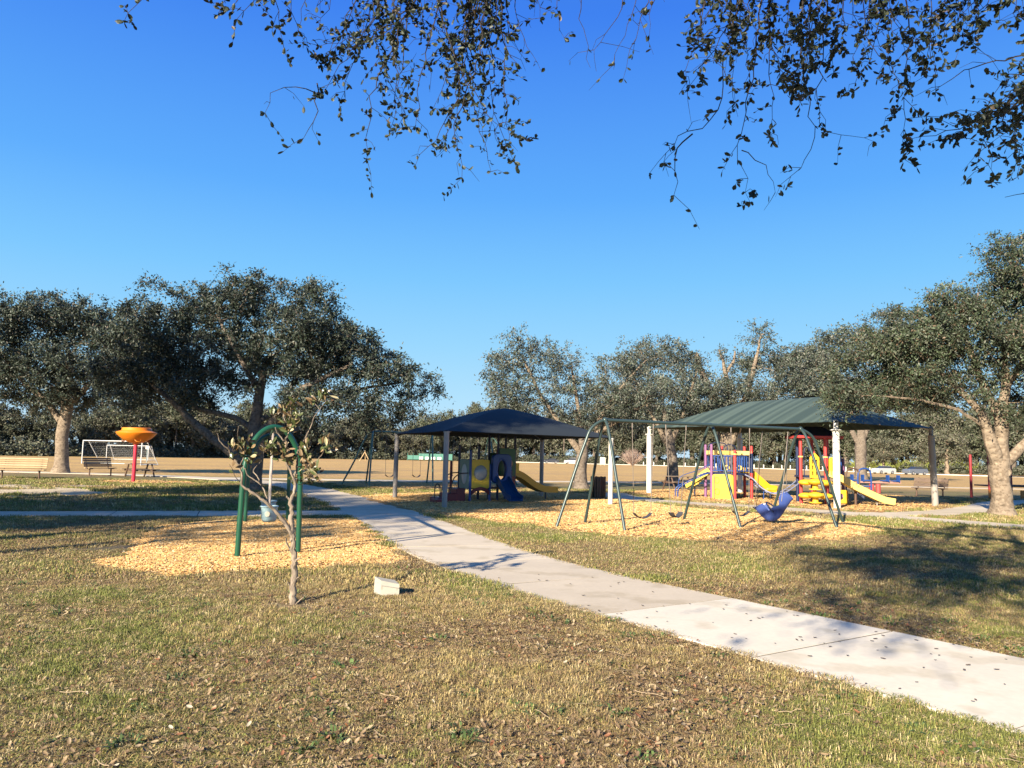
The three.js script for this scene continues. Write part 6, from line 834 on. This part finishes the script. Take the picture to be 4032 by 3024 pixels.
// parked cars, far along the road
function car(label, at, turn, col, h, van) {
  const t = thing('parked_car', label, 'car', at, 'cars parked along the far road'); t.rotation.y = turn; const s = new THREE.Shape(), P = [[-2.25, .32], [-2.28, .75], [-2.15, .95], [-1.35, 1.02], [2.1, 1.04], [2.26, .86], [2.28, .34], [1.85, .30], [-1.85, .30]]; P.forEach(([x, y], i) => (i ? s.lineTo(x, y) : s.moveTo(x, y)));
  const body = part('body', new THREE.ExtrudeGeometry(s, { depth: 1.6, bevelEnabled: true, bevelSize: .08, bevelThickness: .08, bevelSegments: 3 }).translate(0, 0, -.8), std(...col, .3, { metalness: .3 }), t);
  const c = new THREE.Shape(), Q = van ? [[-1.25, 1.02], [-.65, h - .06], [1.7, h - .08], [2.1, 1.02]] : [[-1.15, 1.02], [-.4, h - .04], [.95, h - .06], [1.75, 1.03]]; Q.forEach(([x, y], i) => (i ? c.lineTo(x, y) : c.moveTo(x, y)));
  part('cabin_glass', new THREE.ExtrudeGeometry(c, { depth: 1.36, bevelEnabled: true, bevelSize: .05, bevelThickness: .05 }).translate(0, 0, -.68), std(.03, .035, .045, .12), t); part('car_roof', box(van ? 2.2 : 1.35, .07, 1.34, van ? .5 : .28, h, 0, 0, 0, 0, .03), body.material, t);
  for (const x of [-1.42, 1.4]) for (const z of [-.8, .8]) { const w = new THREE.CylinderGeometry(.33, .33, .22, 20).rotateX(Math.PI / 2).translate(x, .33, z), k = part('wheel', w, RUBBER, t); part('rim', new THREE.CylinderGeometry(.2, .2, .235, 14).rotateX(Math.PI / 2).translate(x, .33, z), std(.5, .5, .5, .3, { metalness: .6 }), k); }
  for (const z of [-.55, .55]) part('headlight', box(.08, .14, .3, -2.27, .78, z), std(.75, .75, .72, .2), t);
}
car('white parked sport utility car far behind the blue canopy post', [18.8, 236], .1, [.75, .75, .75], 1.75, true); car('dark grey parked car left of the white one', [12.6, 238], .05, [.06, .065, .08], 1.5, false); car('silver parked car by the palmettos at the far right', [77, 147], .35, [.16, .18, .22], 1.48, false); car('white parked car just behind the silver one', [73.4, 152], .35, [.55, .55, .54], 1.5, false);
// white bollards along the road
{
  const c = curveOf([[40, 232], [56, 225], [62, 219], [71, 207], [77, 190], [80, 172]]); let b;
  for (let k = 0; k < 26; k++) { const p = c.getPointAt(k / 25); if (!b) { b = thing('bollard', 'short white bollard in the row along the far road', 'bollard', [p.x, p.z], 'white bollards along the far road'); part('bollard_post', join([disc(.13, 1.05, 0, .5, 0, 12), new THREE.SphereGeometry(.13, 12, 6).translate(0, 1.02, 0)]), std(.72, .69, .6, .6), b); } else dup(b, [p.x, p.z], b.userData.label); }
}
// far ball field shelter, signs
{
  const t = thing('dugout_fence', 'green mesh ball field fence with white boards at the far edge', 'fence', [-24, 222]), fm = paint(.06, .20, .16, .6);
  for (let k = 0; k <= 8; k++) part('fence_post', rod(L(-5.5 + k * 1.6, -.1, 0), L(-5.5 + k * 1.6, 2.2, 0), .06, .06, 6), fm, t); for (let k = 0; k < 8; k++) part('fence_panel', box(1.5, k < 2 ? 1.2 : 1.7, .04, -4.7 + k * 1.6, k < 2 ? .9 : 1.2, 0), fm, t); for (let k = 0; k < 5; k++) part('white_board', box(1.1, .75, .06, -1.6 + k * 1.75, .75, .2), std(.74, .72, .66, .7), t);
  const s1 = thing('sign_post', 'slim white sign post beside the far left tree line', 'sign', [-43.2, 92]); part('sign_pole', rod(L(0, -.1, 0), L(0, 1.7, 0), .06), std(.2, .26, .26, .6), s1); part('sign_board', box(.4, .35, .04, 0, 1.75, .04), std(.75, .74, .7, .6), s1);
  const s2 = thing('sign_board', 'small white boxed sign among the far bollards', 'sign', [24.5, 205]); part('sign_leg', join([rod(L(-.5, -.1, 0), L(-.5, .5, 0), .06), rod(L(.5, -.1, 0), L(.5, .5, 0), .06)]), std(.7, .62, .4, .6), s2); part('sign_face', box(1.4, 1.7, .1, 0, 1.2, 0), std(.78, .75, .62, .6), s2);
  const saw = thing('saw_horse', 'small pale wooden frame standing at the far field edge', 'wooden frame', [-32, 170]); part('frame_leg', rod(L(-1.2, -.1, 0), L(0, 2, 0), .1), SLAT_WOOD[0], saw); part('frame_leg', rod(L(1.1, -.1, 0), L(0, 2, 0), .1), SLAT_WOOD[0], saw); part('frame_leg', rod(L(0, -.1, -1), L(0, 2.3, 0), .1), SLAT_WOOD[0], saw);
}
// rocker, loops and the red climbing frame on the right
{
  const t = thing('see_saw', 'blue spring see-saw behind the long yellow slide', 'see-saw', [21.3, 45.2]); t.rotation.y = .1; part('beam', box(3.2, .1, .1, 0, .62, 0), paint(.45, .25, .2, .5), t); part('spring_base', join([disc(.14, .55, -.2, .25, 0), disc(.14, .55, .2, .25, 0)]), paint(.45, .07, .06, .5), t); for (const x of [-1.2, -.55, .6, 1.25]) part('seat', join([box(.4, .07, .3, x, .72, 0), box(.07, .4, .28, x + (x < 0 ? -.2 : .2), .85, 0)]), BLUE, t);
  const l = thing('loop_climber', 'blue and brown hoop climber behind the long yellow slide', 'climber', [17.6, 40.5]); [[0, BROWN], [.62, BLUE]].forEach(([x, m]) => part('hoop', pipe([L(x, -.1, 0), L(x, 1.1, 0), L(x + .1, 1.36, 0), L(x + .35, 1.42, 0), L(x + .58, 1.36, 0), L(x + .66, 1.1, 0), L(x + .66, -.1, 0)], .045, 8, 50), m, l)); part('tie_bar', rod(L(0, .5, 0), L(1.28, .5, 0), .03), BLUE, l);
  const f = thing('climbing_frame', 'red post climbing frame with orange panels behind the pale oak trunk', 'climbing frame', [24.9, 40.2]);
  for (const [x, z] of [[0, 0], [1.9, .6], [1.9, -1.2], [0, -1.6]]) part('post', rod(L(x, -.1, z), L(x, 2.3, z), .07), paint(.33, .03, .035, .45), f); for (const y of [.75, 1.2]) part('bar', rod(L(0, y, 0), L(1.9, y, .6), .025), GREY_GREEN, f); part('green_post', rod(L(1.5, -.1, -2.2), L(1.5, 2.7, -2.2), .06), PALE_GREEN, f); for (const x of [.1, 1.75]) part('orange_panel', box(.7, .4, .08, x, .28, .3, 0, 0, 0, .03), paint(.55, .18, .03, .45), f); part('deck', box(1.9, .07, 1.7, .95, .68, -.5), BROWN, f);
}
renderer.render(scene, camera);
